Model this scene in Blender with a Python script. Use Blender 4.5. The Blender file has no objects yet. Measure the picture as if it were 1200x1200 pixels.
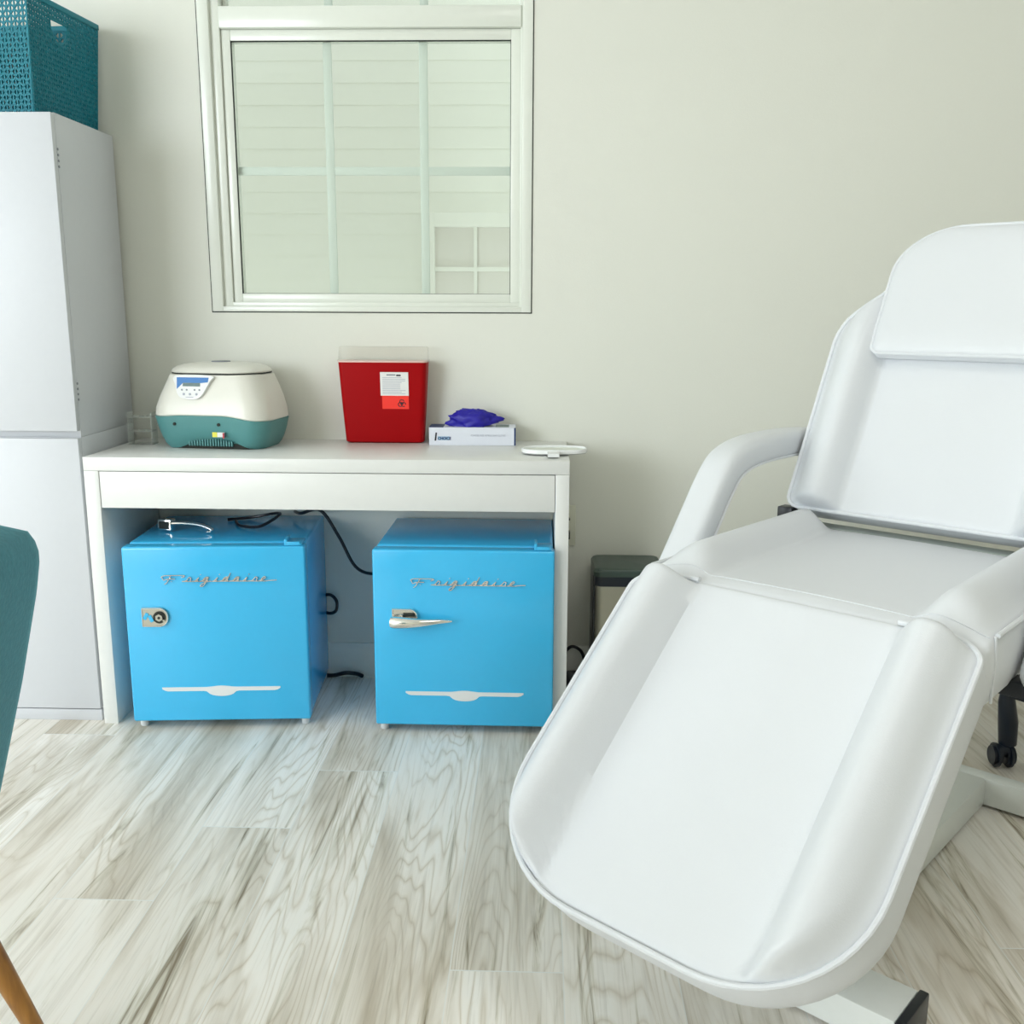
import bpy, bmesh, math, random
from mathutils import Vector, Matrix
random.seed(7)
PI = math.pi
scene = bpy.context.scene
col = scene.collection

# ------------------------------------------------------------------ camera
cam_d = bpy.data.cameras.new('camera')
cam = bpy.data.objects.new('camera', cam_d)
col.objects.link(cam)
scene.camera = cam
cam_d.sensor_width = 36.0
cam_d.lens = 36.0 * 1153.24 / 1200.0
cam_d.clip_start = 0.02
yaw, pit, rol = 0.0298, 0.2016, 0.0042
Fv = Vector((-math.sin(yaw) * math.cos(pit), math.cos(yaw) * math.cos(pit), -math.sin(pit)))
Rv = Vector((math.cos(yaw), math.sin(yaw), 0))
Uv = Rv.cross(Fv)
R2 = Rv * math.cos(rol) + Uv * math.sin(rol)
U2 = -Rv * math.sin(rol) + Uv * math.cos(rol)
Mc = Matrix((R2, U2, -Fv)).transposed().to_4x4()
Mc.translation = Vector((0, 0, 1.05))
cam.matrix_world = Mc

# ------------------------------------------------------------------ light
w = bpy.data.worlds.new('sky')
scene.world = w
w.use_nodes = True
bg = w.node_tree.nodes['Background']
bg.inputs[0].default_value = (0.86, 0.94, 1.0, 1)
bg.inputs[1].default_value = 1.5


def area(name, loc, rot, sx, sy, energy, color):
    d = bpy.data.lights.new(name, 'AREA')
    d.shape = 'RECTANGLE'
    d.size, d.size_y = sx, sy
    d.energy = energy
    d.color = color
    o = bpy.data.objects.new(name, d)
    o.location = loc
    o.rotation_euler = rot
    col.objects.link(o)
    return o


# daylight entering through the left-hand window and the one behind the camera
area('daylight_rear_window', (-3.9, -2.57, 1.65), (PI / 2, 0, 0), 2.5, 1.75, 196, (0.865, 0.89, 1.0))
area('daylight_left_window', (-5.57, 0.6, 1.65), (0, -PI / 2, 0), 1.7, 1.5, 50, (0.865, 0.89, 1.0))
area('added_ceiling_fill', (0.9, 0.5, 2.655), (0, 0, 0), 1.15, 1.15, 13, (1.0, 0.97, 0.92))  # unseen lamp, added as fill for seat, floor and walls

vs = scene.view_settings
scene.display_settings.display_device = 'sRGB'
vs.view_transform = 'Standard'
vs.look = 'None'
vs.gamma = 1.0
vs.use_curve_mapping = False
vs.exposure = 0.08


# ------------------------------------------------------------------ materials
def mat(name, colr, rough=0.5, metal=0.0, spec=0.5, coat=0.0, bump=None, **kw):
    m = bpy.data.materials.new(name)
    m.use_nodes = True
    nt = m.node_tree
    b = nt.nodes['Principled BSDF']
    b.inputs['Base Color'].default_value = (*colr, 1)
    b.inputs['Roughness'].default_value = rough
    b.inputs['Metallic'].default_value = metal
    b.inputs['Specular IOR Level'].default_value = spec
    b.inputs['Coat Weight'].default_value = coat
    for k, v in kw.items():
        b.inputs[k].default_value = v
    # a light procedural variation on every surface
    tc = nt.nodes.new('ShaderNodeTexCoord')
    nz = nt.nodes.new('ShaderNodeTexNoise')
    sc, st, var = bump if bump else (60.0, 0.02, 0.015)
    nz.inputs['Scale'].default_value = sc
    nz.inputs['Detail'].default_value = 4
    nt.links.new(tc.outputs['Object'], nz.inputs['Vector'])
    mx = nt.nodes.new('ShaderNodeMix')
    mx.data_type = 'RGBA'
    mx.inputs[6].default_value = (*[c * (1 - var) for c in colr], 1)
    mx.inputs[7].default_value = (*[min(1, c * (1 + var)) for c in colr], 1)
    nt.links.new(nz.outputs['Fac'], mx.inputs[0])
    nt.links.new(mx.outputs[2], b.inputs['Base Color'])
    bp = nt.nodes.new('ShaderNodeBump')
    bp.inputs['Strength'].default_value = st
    bp.inputs['Distance'].default_value = 0.002
    nt.links.new(nz.outputs['Fac'], bp.inputs['Height'])
    nt.links.new(bp.outputs['Normal'], b.inputs['Normal'])
    return m


M = {}
M['wall'] = mat('wall_paint', (0.79, 0.80, 0.72), 0.75, spec=0.2, bump=(260, 0.12, 0.01))
M['ceil'] = mat('ceiling_paint', (0.85, 0.85, 0.82), 0.8, spec=0.2)
M['trimw'] = mat('white_trim_paint', (0.80, 0.82, 0.75), 0.28)
M['vinyl'] = mat('white_window_vinyl', (0.80, 0.83, 0.75), 0.22)
M['cab'] = mat('white_lacquer_board', (0.65, 0.67, 0.70), 0.45)
M['desk'] = mat('white_desk_board', (0.80, 0.81, 0.78), 0.34)
M['leather'] = mat('white_leatherette', (0.76, 0.785, 0.81), 0.42, bump=(420, 0.10, 0.01))
M['frame_white'] = mat('white_powder_coat', (0.84, 0.87, 0.84), 0.35)
M['blue'] = mat('sky_blue_enamel', (0.045, 0.50, 0.87), 0.25, coat=0.3)
M['chrome'] = mat('chrome', (0.82, 0.80, 0.76), 0.12, 1.0)
M['dullmetal'] = mat('dull_cast_metal', (0.50, 0.49, 0.42), 0.38, 1.0)
M['dark'] = mat('black_plastic', (0.010, 0.013, 0.018), 0.35)
M['darkm'] = mat('black_satin_nylon', (0.008, 0.014, 0.026), 0.28)
M['hole'] = mat('dark_opening', (0.02, 0.025, 0.02), 0.8)
M['emblem'] = mat('pale_silver_emblem', (0.80, 0.82, 0.82), 0.35, 0.1)
M['feet'] = mat('light_grey_foot', (0.65, 0.68, 0.68), 0.5)
M['cent_w'] = mat('warm_white_plastic', (0.78, 0.77, 0.69), 0.33)
M['cent_t'] = mat('grey_teal_plastic', (0.085, 0.27, 0.27), 0.40)
M['panelw'] = mat('white_overlay', (0.82, 0.83, 0.82), 0.35)
M['panelb'] = mat('blue_overlay', (0.012, 0.17, 0.50), 0.3)
M['lcd'] = mat('grey_display', (0.10, 0.17, 0.17), 0.2)
M['grey'] = mat('grey_print', (0.25, 0.27, 0.30), 0.5)
M['yellow'] = mat('yellow_sticker', (0.80, 0.75, 0.08), 0.5)
M['sred'] = mat('red_sticker_stripe', (0.55, 0.03, 0.05), 0.5)
M['redp'] = mat('red_translucent_plastic', (0.36, 0.001, 0.003), 0.45, spec=0.12)
M['rlabel'] = mat('bright_red_label', (0.95, 0.03, 0.015), 0.5)
M['paper'] = mat('white_paper_label', (0.82, 0.82, 0.80), 0.6)
M['ink'] = mat('black_ink', (0.02, 0.02, 0.03), 0.6)
M['card'] = mat('white_carton', (0.76, 0.79, 0.86), 0.5)
M['navy'] = mat('navy_print', (0.01, 0.035, 0.14), 0.45)
M['lgrey'] = mat('light_grey_print', (0.42, 0.45, 0.52), 0.5)
M['glove'] = mat('violet_blue_nitrile', (0.012, 0.006, 0.32), 0.5, bump=(90, 0.5, 0.2))
M['mirw'] = mat('white_glossy_plastic', (0.88, 0.90, 0.89), 0.2)
M['mirror'] = mat('mirror_glass', (0.75, 0.80, 0.74), 0.08, 1.0)
M['lid'] = mat('dark_green_grey_lid', (0.045, 0.075, 0.062), 0.35)
M['outletw'] = mat('ivory_outlet_plastic', (0.72, 0.73, 0.60), 0.4)
M['velvet'] = mat('teal_velvet', (0.055, 0.21, 0.26), 0.75, bump=(160, 0.5, 0.25), **{'Sheen Weight': 0.35, 'Sheen Roughness': 0.4})
M['velvet'].node_tree.nodes['Principled BSDF'].inputs['Sheen Tint'].default_value = (0.3, 0.7, 0.8, 1)
M['basket'] = mat('teal_basket_plastic', (0.005, 0.21, 0.275), 0.45, spec=0.3)
M['siding'] = mat('pale_siding_paint', (0.90, 0.90, 0.82), 0.6)
M['muntin'] = mat('grey_green_grille', (0.74, 0.80, 0.76), 0.5)
M['pinkish'] = mat('pale_pinkish_panel', (0.82, 0.79, 0.73), 0.6)


def wood_mat():
    m = bpy.data.materials.new('warm_brown_wood')
    m.use_nodes = True
    nt = m.node_tree
    b = nt.nodes['Principled BSDF']
    tc = nt.nodes.new('ShaderNodeTexCoord')
    mp = nt.nodes.new('ShaderNodeMapping')
    mp.inputs['Scale'].default_value = (60, 60, 5)
    nz = nt.nodes.new('ShaderNodeTexNoise')
    nz.inputs['Scale'].default_value = 1
    nz.inputs['Detail'].default_value = 5
    cr = nt.nodes.new('ShaderNodeValToRGB')
    cr.color_ramp.elements[0].color = (0.20, 0.075, 0.012, 1)
    cr.color_ramp.elements[0].position = 0.3
    cr.color_ramp.elements[1].color = (0.52, 0.24, 0.045, 1)
    cr.color_ramp.elements[1].position = 0.7
    nt.links.new(tc.outputs['Object'], mp.inputs[0])
    nt.links.new(mp.outputs[0], nz.inputs['Vector'])
    nt.links.new(nz.outputs['Fac'], cr.inputs[0])
    nt.links.new(cr.outputs[0], b.inputs['Base Color'])
    b.inputs['Roughness'].default_value = 0.35
    return m


M['wood'] = wood_mat()


def steel_mat():
    m = mat('brushed_steel', (0.46, 0.45, 0.38), 0.34, 1.0)
    nt = m.node_tree
    b = nt.nodes['Principled BSDF']
    b.inputs['Anisotropic'].default_value = 0.5
    return m


M['steel'] = steel_mat()


def clear_mat(name, tint, rough=0.05, mixw=0.1, ior=1.45):
    # thin clear plastic / glass: mostly see-through with a glossy surface
    m = bpy.data.materials.new(name)
    m.use_nodes = True
    nt = m.node_tree
    for n in list(nt.nodes):
        nt.nodes.remove(n)
    out = nt.nodes.new('ShaderNodeOutputMaterial')
    tr = nt.nodes.new('ShaderNodeBsdfTransparent')
    tr.inputs[0].default_value = (*tint, 1)
    gl = nt.nodes.new('ShaderNodeBsdfGlossy')
    gl.inputs['Roughness'].default_value = rough
    df = nt.nodes.new('ShaderNodeBsdfDiffuse')
    df.inputs[0].default_value = (0.85, 0.9, 0.85, 1)
    lw = nt.nodes.new('ShaderNodeLayerWeight')      # same from both sides of the sheet
    lw.inputs[0].default_value = 0.5
    pw = nt.nodes.new('ShaderNodeMath')
    pw.operation = 'POWER'
    pw.inputs[1].default_value = 5.0
    nt.links.new(lw.outputs['Facing'], pw.inputs[0])
    fr = nt.nodes.new('ShaderNodeMath')
    fr.operation = 'MULTIPLY_ADD'
    fr.inputs[1].default_value = 0.7
    fr.inputs[2].default_value = ((ior - 1) / (ior + 1)) ** 2
    nt.links.new(pw.outputs[0], fr.inputs[0])
    m1 = nt.nodes.new('ShaderNodeMixShader')
    m1.inputs[0].default_value = mixw
    nt.links.new(tr.outputs[0], m1.inputs[1])
    nt.links.new(df.outputs[0], m1.inputs[2])
    m2 = nt.nodes.new('ShaderNodeMixShader')
    nt.links.new(fr.outputs[0], m2.inputs[0])
    nt.links.new(m1.outputs[0], m2.inputs[1])
    nt.links.new(gl.outputs[0], m2.inputs[2])
    nt.links.new(m2.outputs[0], out.inputs[0])
    return m


M['glass'] = clear_mat('window_glass', (0.97, 0.985, 0.965), 0.02, 0.02, 1.4)
M['acrylic'] = clear_mat('clear_acrylic', (0.985, 0.99, 0.98), 0.1, 0.24, 1.5)
M['clearlid'] = clear_mat('frosted_clear_lid', (0.99, 0.985, 0.975), 0.25, 0.06, 1.3)


def floor_mat():
    m = bpy.data.materials.new('wood_look_plank_tile')
    m.use_nodes = True
    nt = m.node_tree
    L = nt.links.new
    b = nt.nodes['Principled BSDF']

    def math_(op, a, c=None, d=None):
        n = nt.nodes.new('ShaderNodeMath')
        n.operation = op
        for i, v in enumerate((a, c, d)):
            if v is None:
                continue
            if isinstance(v, (int, float)):
                n.inputs[i].default_value = v
            else:
                L(v, n.inputs[i])
        return n.outputs[0]
    tc = nt.nodes.new('ShaderNodeTexCoord')
    sp = nt.nodes.new('ShaderNodeSeparateXYZ')
    L(tc.outputs['Object'], sp.inputs[0])
    X, Y = sp.outputs[0], sp.outputs[1]
    W, Ln = 0.1845, 1.22
    xs = math_('DIVIDE', math_('SUBTRACT', X, 0.044), W)
    idx = math_('FLOOR', xs)
    fx = math_('FRACT', xs)
    yo = math_('ADD', math_('MULTIPLY', math_('ADD', idx, 1.0), 0.262), 1.414)
    ys = math_('DIVIDE', math_('SUBTRACT', Y, yo), Ln)
    jdx = math_('FLOOR', ys)
    fy = math_('FRACT', ys)
    cb = nt.nodes.new('ShaderNodeCombineXYZ')
    L(idx, cb.inputs[0])
    L(jdx, cb.inputs[1])
    wn = nt.nodes.new('ShaderNodeTexWhiteNoise')
    wn.noise_dimensions = '3D'
    L(cb.outputs[0], wn.inputs['Vector'])
    rs = nt.nodes.new('ShaderNodeSeparateColor')
    L(wn.outputs['Color'], rs.inputs[0])
    r1, r2, r3 = rs.outputs[0], rs.outputs[1], rs.outputs[2]

    def coords(kx, ky):
        c = nt.nodes.new('ShaderNodeCombineXYZ')
        L(math_('ADD', math_('MULTIPLY', X, kx), math_('MULTIPLY', r1, 37.0)), c.inputs[0])
        L(math_('ADD', math_('MULTIPLY', Y, ky), math_('MULTIPLY', r2, 53.0)), c.inputs[1])
        L(math_('MULTIPLY', r3, 19.0), c.inputs[2])
        return c.outputs[0]

    def noise(vec, scale, detail, dist=0.0, rough=0.55):
        n = nt.nodes.new('ShaderNodeTexNoise')
        n.inputs['Scale'].default_value = scale
        n.inputs['Detail'].default_value = detail
        n.inputs['Distortion'].default_value = dist
        n.inputs['Roughness'].default_value = rough
        L(vec, n.inputs['Vector'])
        return n.outputs['Fac']

    def ramp(fac, stops):
        r = nt.nodes.new('ShaderNodeValToRGB')
        e = r.color_ramp.elements
        e[0].position, e[0].color = stops[0][0], (*stops[0][1], 1)
        e[1].position, e[1].color = stops[-1][0], (*stops[-1][1], 1)
        for p, c in stops[1:-1]:
            k = e.new(p)
            k.color = (*c, 1)
        L(fac, r.inputs[0])
        return r.outputs[0]
    # growth-ring figure: contour lines of a stretched noise field (cathedral grain)
    field = noise(coords(6.5, 0.75), 1.0, 3.4, 0.3, 0.38)
    rings = math_('FRACT', math_('MULTIPLY', field, 32.0))
    rings = math_('ABSOLUTE', math_('SUBTRACT', rings, 0.5))          # 0..0.5
    ringc = ramp(math_('MULTIPLY', rings, 2.0), [(0.0, (0.74, 0.70, 0.63)), (0.18, (0.90, 0.88, 0.845)), (0.5, (1.0, 1.0, 1.0))])
    # broad tone streaks
    broad = noise(coords(8.0, 1.0), 1.0, 5, 0.8)
    base = ramp(broad, [(0.30, (0.60, 0.54, 0.45)), (0.41, (0.80, 0.755, 0.685)), (0.52, (0.98, 0.95, 0.91)), (0.68, (1.0, 0.99, 0.965))])
    # fine fibres
    fine = noise(coords(150.0, 4.0), 1.0, 4, 0.3)
    finec = ramp(fine, [(0.32, (0.82, 0.81, 0.79)), (0.50, (1.0, 1.0, 1.0))])
    # dark mineral streaks and knots
    st = noise(coords(26.0, 1.5), 1.0, 5, 1.0, 0.62)
    stc = ramp(st, [(0.30, (0.30, 0.25, 0.18)), (0.37, (0.78, 0.77, 0.71)), (0.44, (1, 1, 1))])

    def mul(a, c, f=1.0):
        n = nt.nodes.new('ShaderNodeMix')
        n.data_type = 'RGBA'
        n.blend_type = 'MULTIPLY'
        n.inputs[0].default_value = f
        L(a, n.inputs[6])
        L(c, n.inputs[7])
        return n.outputs[2]
    ringm = noise(coords(3.0, 0.8), 1.0, 2, 0.2)
    mr = nt.nodes.new('ShaderNodeMapRange')
    mr.inputs[1].default_value = 0.42
    mr.inputs[2].default_value = 0.60
    mr.inputs[4].default_value = 0.95
    L(ringm, mr.inputs[0])
    c = mul(base, ringc, 1.0)
    L(mr.outputs[0], c.node.inputs[0])
    c = mul(c, finec, 0.75)
    c = mul(c, stc, 1.0)
    tone = ramp(r3, [(0.0, (0.88, 0.85, 0.79)), (0.5, (1.0, 0.985, 0.95)), (1.0, (1.0, 0.99, 0.965))])
    c = mul(c, tone, 1.0)
    # joints: thin pale grout
    ex = math_('MINIMUM', fx, math_('SUBTRACT', 1.0, fx))
    ey = math_('MINIMUM', fy, math_('SUBTRACT', 1.0, fy))
    jx = math_('LESS_THAN', ex, 0.0055)
    jy = math_('LESS_THAN', ey, 0.0011)
    j = math_('MAXIMUM', math_('MULTIPLY', jx, 0.75), jy)
    mj = nt.nodes.new('ShaderNodeMix')
    mj.data_type = 'RGBA'
    L(j, mj.inputs[0])
    L(c, mj.inputs[6])
    mj.inputs[7].default_value = (0.86, 0.86, 0.82, 1)
    L(mj.outputs[2], b.inputs['Base Color'])
    b.inputs['Roughness'].default_value = 0.38
    bp = nt.nodes.new('ShaderNodeBump')
    bp.inputs['Strength'].default_value = 0.25
    bp.inputs['Distance'].default_value = 0.001
    L(math_('SUBTRACT', fine, math_('MULTIPLY', math_('MAXIMUM', jx, jy), 1.0)), bp.inputs['Height'])
    L(bp.outputs[0], b.inputs['Normal'])
    return m


M['floor'] = floor_mat()


# ------------------------------------------------------------------ mesh helpers
def obj(name, bm, m, parent=None, smooth=True, label=None, angle=38):
    me = bpy.data.meshes.new(name)
    bmesh.ops.recalc_face_normals(bm, faces=bm.faces)
    if smooth:
        for f in bm.faces:
            f.smooth = True
        lim = math.radians(angle)
        for e in bm.edges:
            if len(e.link_faces) == 2 and e.calc_face_angle(0) > lim:
                e.smooth = False
    bm.to_mesh(me)
    bm.free()
    o = bpy.data.objects.new(name, me)
    col.objects.link(o)
    me.materials.append(m)
    if parent:
        o.parent = parent
    if label:
        o['label'] = label
    return o


def tag(o, label, cat, group=None, kind=None):
    o['label'] = label
    o['category'] = cat
    if group:
        o['group'] = group
    if kind:
        o['kind'] = kind
    return o


def thing(name, label, cat, loc=(0, 0, 0), rotz=0.0, group=None):
    o = bpy.data.objects.new(name, None)
    o.empty_display_size = 0.05
    col.objects.link(o)
    o.location = loc
    o.rotation_euler = (0, 0, rotz)
    return tag(o, label, cat, group)


def struct(name, bm, m, parent=None, smooth=True):
    o = obj(name, bm, m, parent, smooth)
    if parent is None:
        o['kind'] = 'structure'
    return o


def box(bm, x0, x1, y0, y1, z0, z1, bev=0.0, seg=2, mtx=None):
    t = bmesh.new()
    bmesh.ops.create_cube(t, size=1.0)
    for v in t.verts:
        v.co = Vector(((x0 + x1) / 2 + v.co.x * (x1 - x0), (y0 + y1) / 2 + v.co.y * (y1 - y0), (z0 + z1) / 2 + v.co.z * (z1 - z0)))
    if bev:
        bmesh.ops.bevel(t, geom=t.edges[:] + t.verts[:], offset=bev, segments=seg, profile=0.5, affect='EDGES', clamp_overlap=True)
    if mtx:
        t.transform(mtx)
    merge(bm, t)
    return bm


def merge(bm, t):
    me = bpy.data.meshes.new('tmp')
    t.to_mesh(me)
    t.free()
    bm.from_mesh(me)
    bpy.data.meshes.remove(me)


def bxo(name, x0, x1, y0, y1, z0, z1, m, parent=None, bev=0.002, seg=2, label=None, mtx=None):
    return obj(name, box(bmesh.new(), x0, x1, y0, y1, z0, z1, bev, seg, mtx), m, parent, label=label)


def tube(bm, pts, rad, n=10, closed=False, flat=1.0, up=None):
    pts = [Vector(p) for p in pts]
    if not isinstance(rad, (list, tuple)):
        rad = [rad] * len(pts)
    rings = []
    N = len(pts)
    prev = None
    for i, p in enumerate(pts):
        if closed:
            d = pts[(i + 1) % N] - pts[i - 1]
        else:
            d = pts[min(i + 1, N - 1)] - pts[max(i - 1, 0)]
        d.normalize()
        if prev is None:
            a = Vector(up) if up else (Vector((0, 0, 1)) if abs(d.z) < 0.9 else Vector((1, 0, 0)))
        else:
            a = prev
        s = a - d * a.dot(d)
        s.normalize()
        prev = s
        t = d.cross(s)
        rings.append([bm.verts.new(p + (s * math.cos(2 * PI * k / n) * flat + t * math.sin(2 * PI * k / n)) * rad[i]) for k in range(n)])
    for i in range(N if closed else N - 1):
        a, b_ = rings[i], rings[(i + 1) % N]
        for k in range(n):
            bm.faces.new((a[k], a[(k + 1) % n], b_[(k + 1) % n], b_[k]))
    if not closed:
        bm.faces.new(rings[0])
        bm.faces.new(rings[-1])
    return bm


def spline(pts, sub=6, closed=False):
    P = [Vector(p) for p in pts]
    n = len(P)
    out = []
    rng = range(n) if closed else range(n - 1)
    for i in rng:
        p0 = P[(i - 1) % n] if closed or i > 0 else P[0]
        p1 = P[i]
        p2 = P[(i + 1) % n]
        p3 = P[(i + 2) % n] if closed or i + 2 < n else P[n - 1]
        for k in range(sub):
            t = k / sub
            out.append(0.5 * ((2 * p1) + (-p0 + p2) * t + (2 * p0 - 5 * p1 + 4 * p2 - p3) * t * t + (-p0 + 3 * p1 - 3 * p2 + p3) * t ** 3))
    if not closed:
        out.append(P[-1])
    return out


def cyl(bm, c, r, h, axis='z', n=24, r2=None, bev=0.0):
    t = bmesh.new()
    bmesh.ops.create_cone(t, cap_ends=True, segments=n, radius1=r, radius2=r if r2 is None else r2, depth=h)
    if bev:
        es = [e for e in t.edges if len(e.link_faces) == 2 and e.calc_face_angle(0) > 1.0]
        bmesh.ops.bevel(t, geom=es, offset=bev, segments=2, affect='EDGES', clamp_overlap=True)
    if axis == 'x':
        t.transform(Matrix.Rotation(PI / 2, 4, 'Y'))
    elif axis == 'y':
        t.transform(Matrix.Rotation(PI / 2, 4, 'X'))
    t.transform(Matrix.Translation(Vector(c)))
    merge(bm, t)
    return bm


def prism(bm, poly, y0, y1):
    """poly in (x, z), extruded along y"""
    a = [bm.verts.new((p[0], y0, p[1])) for p in poly]
    b_ = [bm.verts.new((p[0], y1, p[1])) for p in poly]
    n = len(poly)
    bm.faces.new(a)
    bm.faces.new(b_)
    for i in range(n):
        bm.faces.new((a[i], a[(i + 1) % n], b_[(i + 1) % n], b_[i]))
    return bm


def text_obj(name, body, size, m, parent, mtx, depth=0.0002, shear=0.0, bold=0.0, sx=1.0):
    cu = bpy.data.curves.new(name, 'FONT')
    cu.body = body
    cu.size = size
    cu.extrude = depth
    cu.shear = shear
    cu.offset = bold
    t = bpy.data.objects.new('tmp_text', cu)
    col.objects.link(t)
    dg = bpy.context.evaluated_depsgraph_get()
    me = bpy.data.meshes.new_from_object(t.evaluated_get(dg))
    bpy.data.objects.remove(t)
    bpy.data.curves.remove(cu)
    me.transform(mtx @ Matrix.Diagonal((sx, 1, 1, 1)))
    me.materials.clear()
    me.materials.append(m)
    me.name = name
    o = bpy.data.objects.new(name, me)
    col.objects.link(o)
    o.parent = parent
    return o


# text plane standing upright, facing -y
def up_text(x, y, z):
    return Matrix.Translation((x, y, z)) @ Matrix.Rotation(PI / 2, 4, 'X')


def smooth01(t):
    t = max(0.0, min(1.0, t))
    return t * t * (3 - 2 * t)


# ------------------------------------------------------------------ the room
YB = 2.7218
XL, XR, YR, ZC = -5.5, 3.0, -2.5, 2.7
bm = box(bmesh.new(), XL - 0.1, XR + 0.1, YR - 0.1, YB + 0.12, -0.05, 0.0)
struct('floor', bm, M['floor'], smooth=False)
bm = box(bmesh.new(), XL - 0.1, XR + 0.1, YR - 0.1, YB + 0.12, ZC, ZC + 0.1)
struct('ceiling', bm, M['ceil'], smooth=False)


def wall_with_hole(name, axis, c0, c1, a0, a1, h0, h1, z0, z1):
    """axis 'y': wall spans x a0..a1 at y c0..c1; axis 'x': spans y at x c0..c1"""
    bm = bmesh.new()
    for (p0, p1, q0, q1) in ((a0, h0, 0, ZC), (h1, a1, 0, ZC), (h0, h1, 0, z0), (h0, h1, z1, ZC)):
        if axis == 'y':
            box(bm, p0, p1, c0, c1, q0, q1)
        else:
            box(bm, c0, c1, p0, p1, q0, q1)
    bmesh.ops.remove_doubles(bm, verts=bm.verts, dist=1e-5)
    return struct(name, bm, M['wall'], smooth=False)


WX0, WX1, WZ0, WZ1 = -0.9035, -0.0300, 1.0435, 2.42
wall_with_hole('wall_back', 'y', YB, YB + 0.12, XL - 0.1, XR + 0.1, WX0 + 0.008, WX1 - 0.008, WZ0 + 0.008, WZ1 - 0.008)
wall_with_hole('wall_left', 'x', XL - 0.1, XL, YR, YB, -0.2, 1.4, 0.75, 2.55)
wall_with_hole('wall_rear', 'y', YR - 0.1, YR, XL - 0.1, XR + 0.1, -5.2, -2.6, 0.75, 2.55)
struct('wall_right', box(bmesh.new(), XR, XR + 0.1, YR, YB, 0, ZC), M['wall'], smooth=False)


def baseboard(name, p0, p1, nrm, zt=0.1):
    """moulded profile along p0-p1, standing out along nrm"""
    prof = [(0.0, 0.0), (0.014, 0.0), (0.014, zt - 0.022), (0.010, zt - 0.014), (0.008, zt - 0.004), (0.004, zt), (0.0, zt)]
    bm = bmesh.new()
    p0, p1, nrm = Vector(p0), Vector(p1), Vector(nrm)
    a = [bm.verts.new(p0 + nrm * d + Vector((0, 0, z))) for d, z in prof]
    b_ = [bm.verts.new(p1 + nrm * d + Vector((0, 0, z))) for d, z in prof]
    n = len(prof)
    bm.faces.new(a)
    bm.faces.new(b_)
    for i in range(n):
        bm.faces.new((a[i], a[(i + 1) % n], b_[(i + 1) % n], b_[i]))
    struct(name, bm, M['trimw'])


bm = bmesh.new()      # unseen casing, made up to go round the added ceiling fill lamp
for (xa, xb, ya, yb) in ((0.28, 0.32, -0.12, 1.12), (1.48, 1.52, -0.12, 1.12), (0.28, 1.52, -0.12, -0.08), (0.28, 1.52, 1.08, 1.12)):
    box(bm, xa, xb, ya, yb, 2.65, ZC, 0.002)
struct('fill_casing_1', bm, M['trimw'])
baseboard('baseboard_back', (XL, YB, 0), (XR, YB, 0), (0, -1, 0))
baseboard('baseboard_left', (XL, YR, 0), (XL, YB, 0), (1, 0, 0))
baseboard('baseboard_right', (XR, YR, 0), (XR, YB, 0), (-1, 0, 0))
baseboard('baseboard_rear', (XL, YR, 0), (XR, YR, 0), (0, 1, 0))

# ---- window in the back wall (single-hung, white vinyl)
win = bpy.data.objects.new('window_1', None)
col.objects.link(win)
win['kind'] = 'structure'
yf = YB - 0.004          # front of the outer frame, hardly proud of the wall


def rect_frame(bm, x0, x1, z0, z1, wl, wr, wb, wt, y0, y1, bev=0.0015):
    box(bm, x0, x0 + wl, y0, y1, z0, z1, bev)
    box(bm, x1 - wr, x1, y0, y1, z0, z1, bev)
    box(bm, x0 + wl - .001, x1 - wr + .001, y0 + 0.0004, y1, z0, z0 + wb, bev)
    box(bm, x0 + wl - .001, x1 - wr + .001, y0 + 0.0004, y1, z1 - wt, z1, bev)
    return bm


bm = rect_frame(bmesh.new(), WX0 + .002, WX1 - .002, WZ0 + .002, WZ1, 0.030, 0.026, 0.014, 0.03, yf, YB + 0.09)
# inner track step and a rounded stop bead on each jamb
rect_frame(bm, WX0 + 0.030, WX1 - 0.026, WZ0 + 0.014, WZ1 - .03, 0.026, 0.008, 0.014, 0.03, yf + 0.012, YB + 0.09)
obj('window_frame', bm, M['vinyl'], win)
bm = rect_frame(bmesh.new(), -0.8470, -0.0625, 1.0705, 1.765, 0.0245, 0.027, 0.024, 0.028, yf + 0.020, YB + 0.055, 0.003)
obj('lower_sash', bm, M['vinyl'], win)
bm = box(bmesh.new(), -0.8470, -0.0625, yf + 0.006, YB + 0.07, 1.765, 1.818, 0.003)
obj('meeting_rail', bm, M['vinyl'], win)
bm = rect_frame(bmesh.new(), -0.8470, -0.0625, 1.818, 2.39, 0.006, 0.006, 0.0, 0.03, yf + 0.045, YB + 0.08, 0.002)
obj('upper_sash', bm, M['vinyl'], win)
obj('window_pane', box(bmesh.new(), -0.8225, -0.0895, YB + 0.026, YB + 0.030, 1.0945, 1.737), M['glass'], win)
obj('window_pane', box(bmesh.new(), -0.841, -0.0685, YB + 0.060, YB + 0.064, 1.818, 2.36), M['glass'], win)
bm = bmesh.new()
for x in (-0.5735, -0.3205):
    box(bm, x - 0.011, x + 0.011, YB + 0.034, YB + 0.042, 1.0945, 1.737, 0.002)
box(bm, -0.8225, -0.0895, YB + 0.036, YB + 0.041, 1.405, 1.427, 0.002)
obj('grille', bm, M['muntin'], win)
bm = bmesh.new()
for x in (-0.5735, -0.3205):
    box(bm, x - 0.011, x + 0.011, YB + 0.068, YB + 0.076, 1.818, 2.36, 0.002)
obj('grille', bm, M['muntin'], win)
bm = bmesh.new()
rect_frame(bm, -0.8240, -0.0880, 1.0930, 1.7385, 0.0025, 0.0025, 0.0018, 0.0028, YB + 0.0175, YB + 0.025, 0)
obj('gasket', bm, M['hole'], win)
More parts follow.
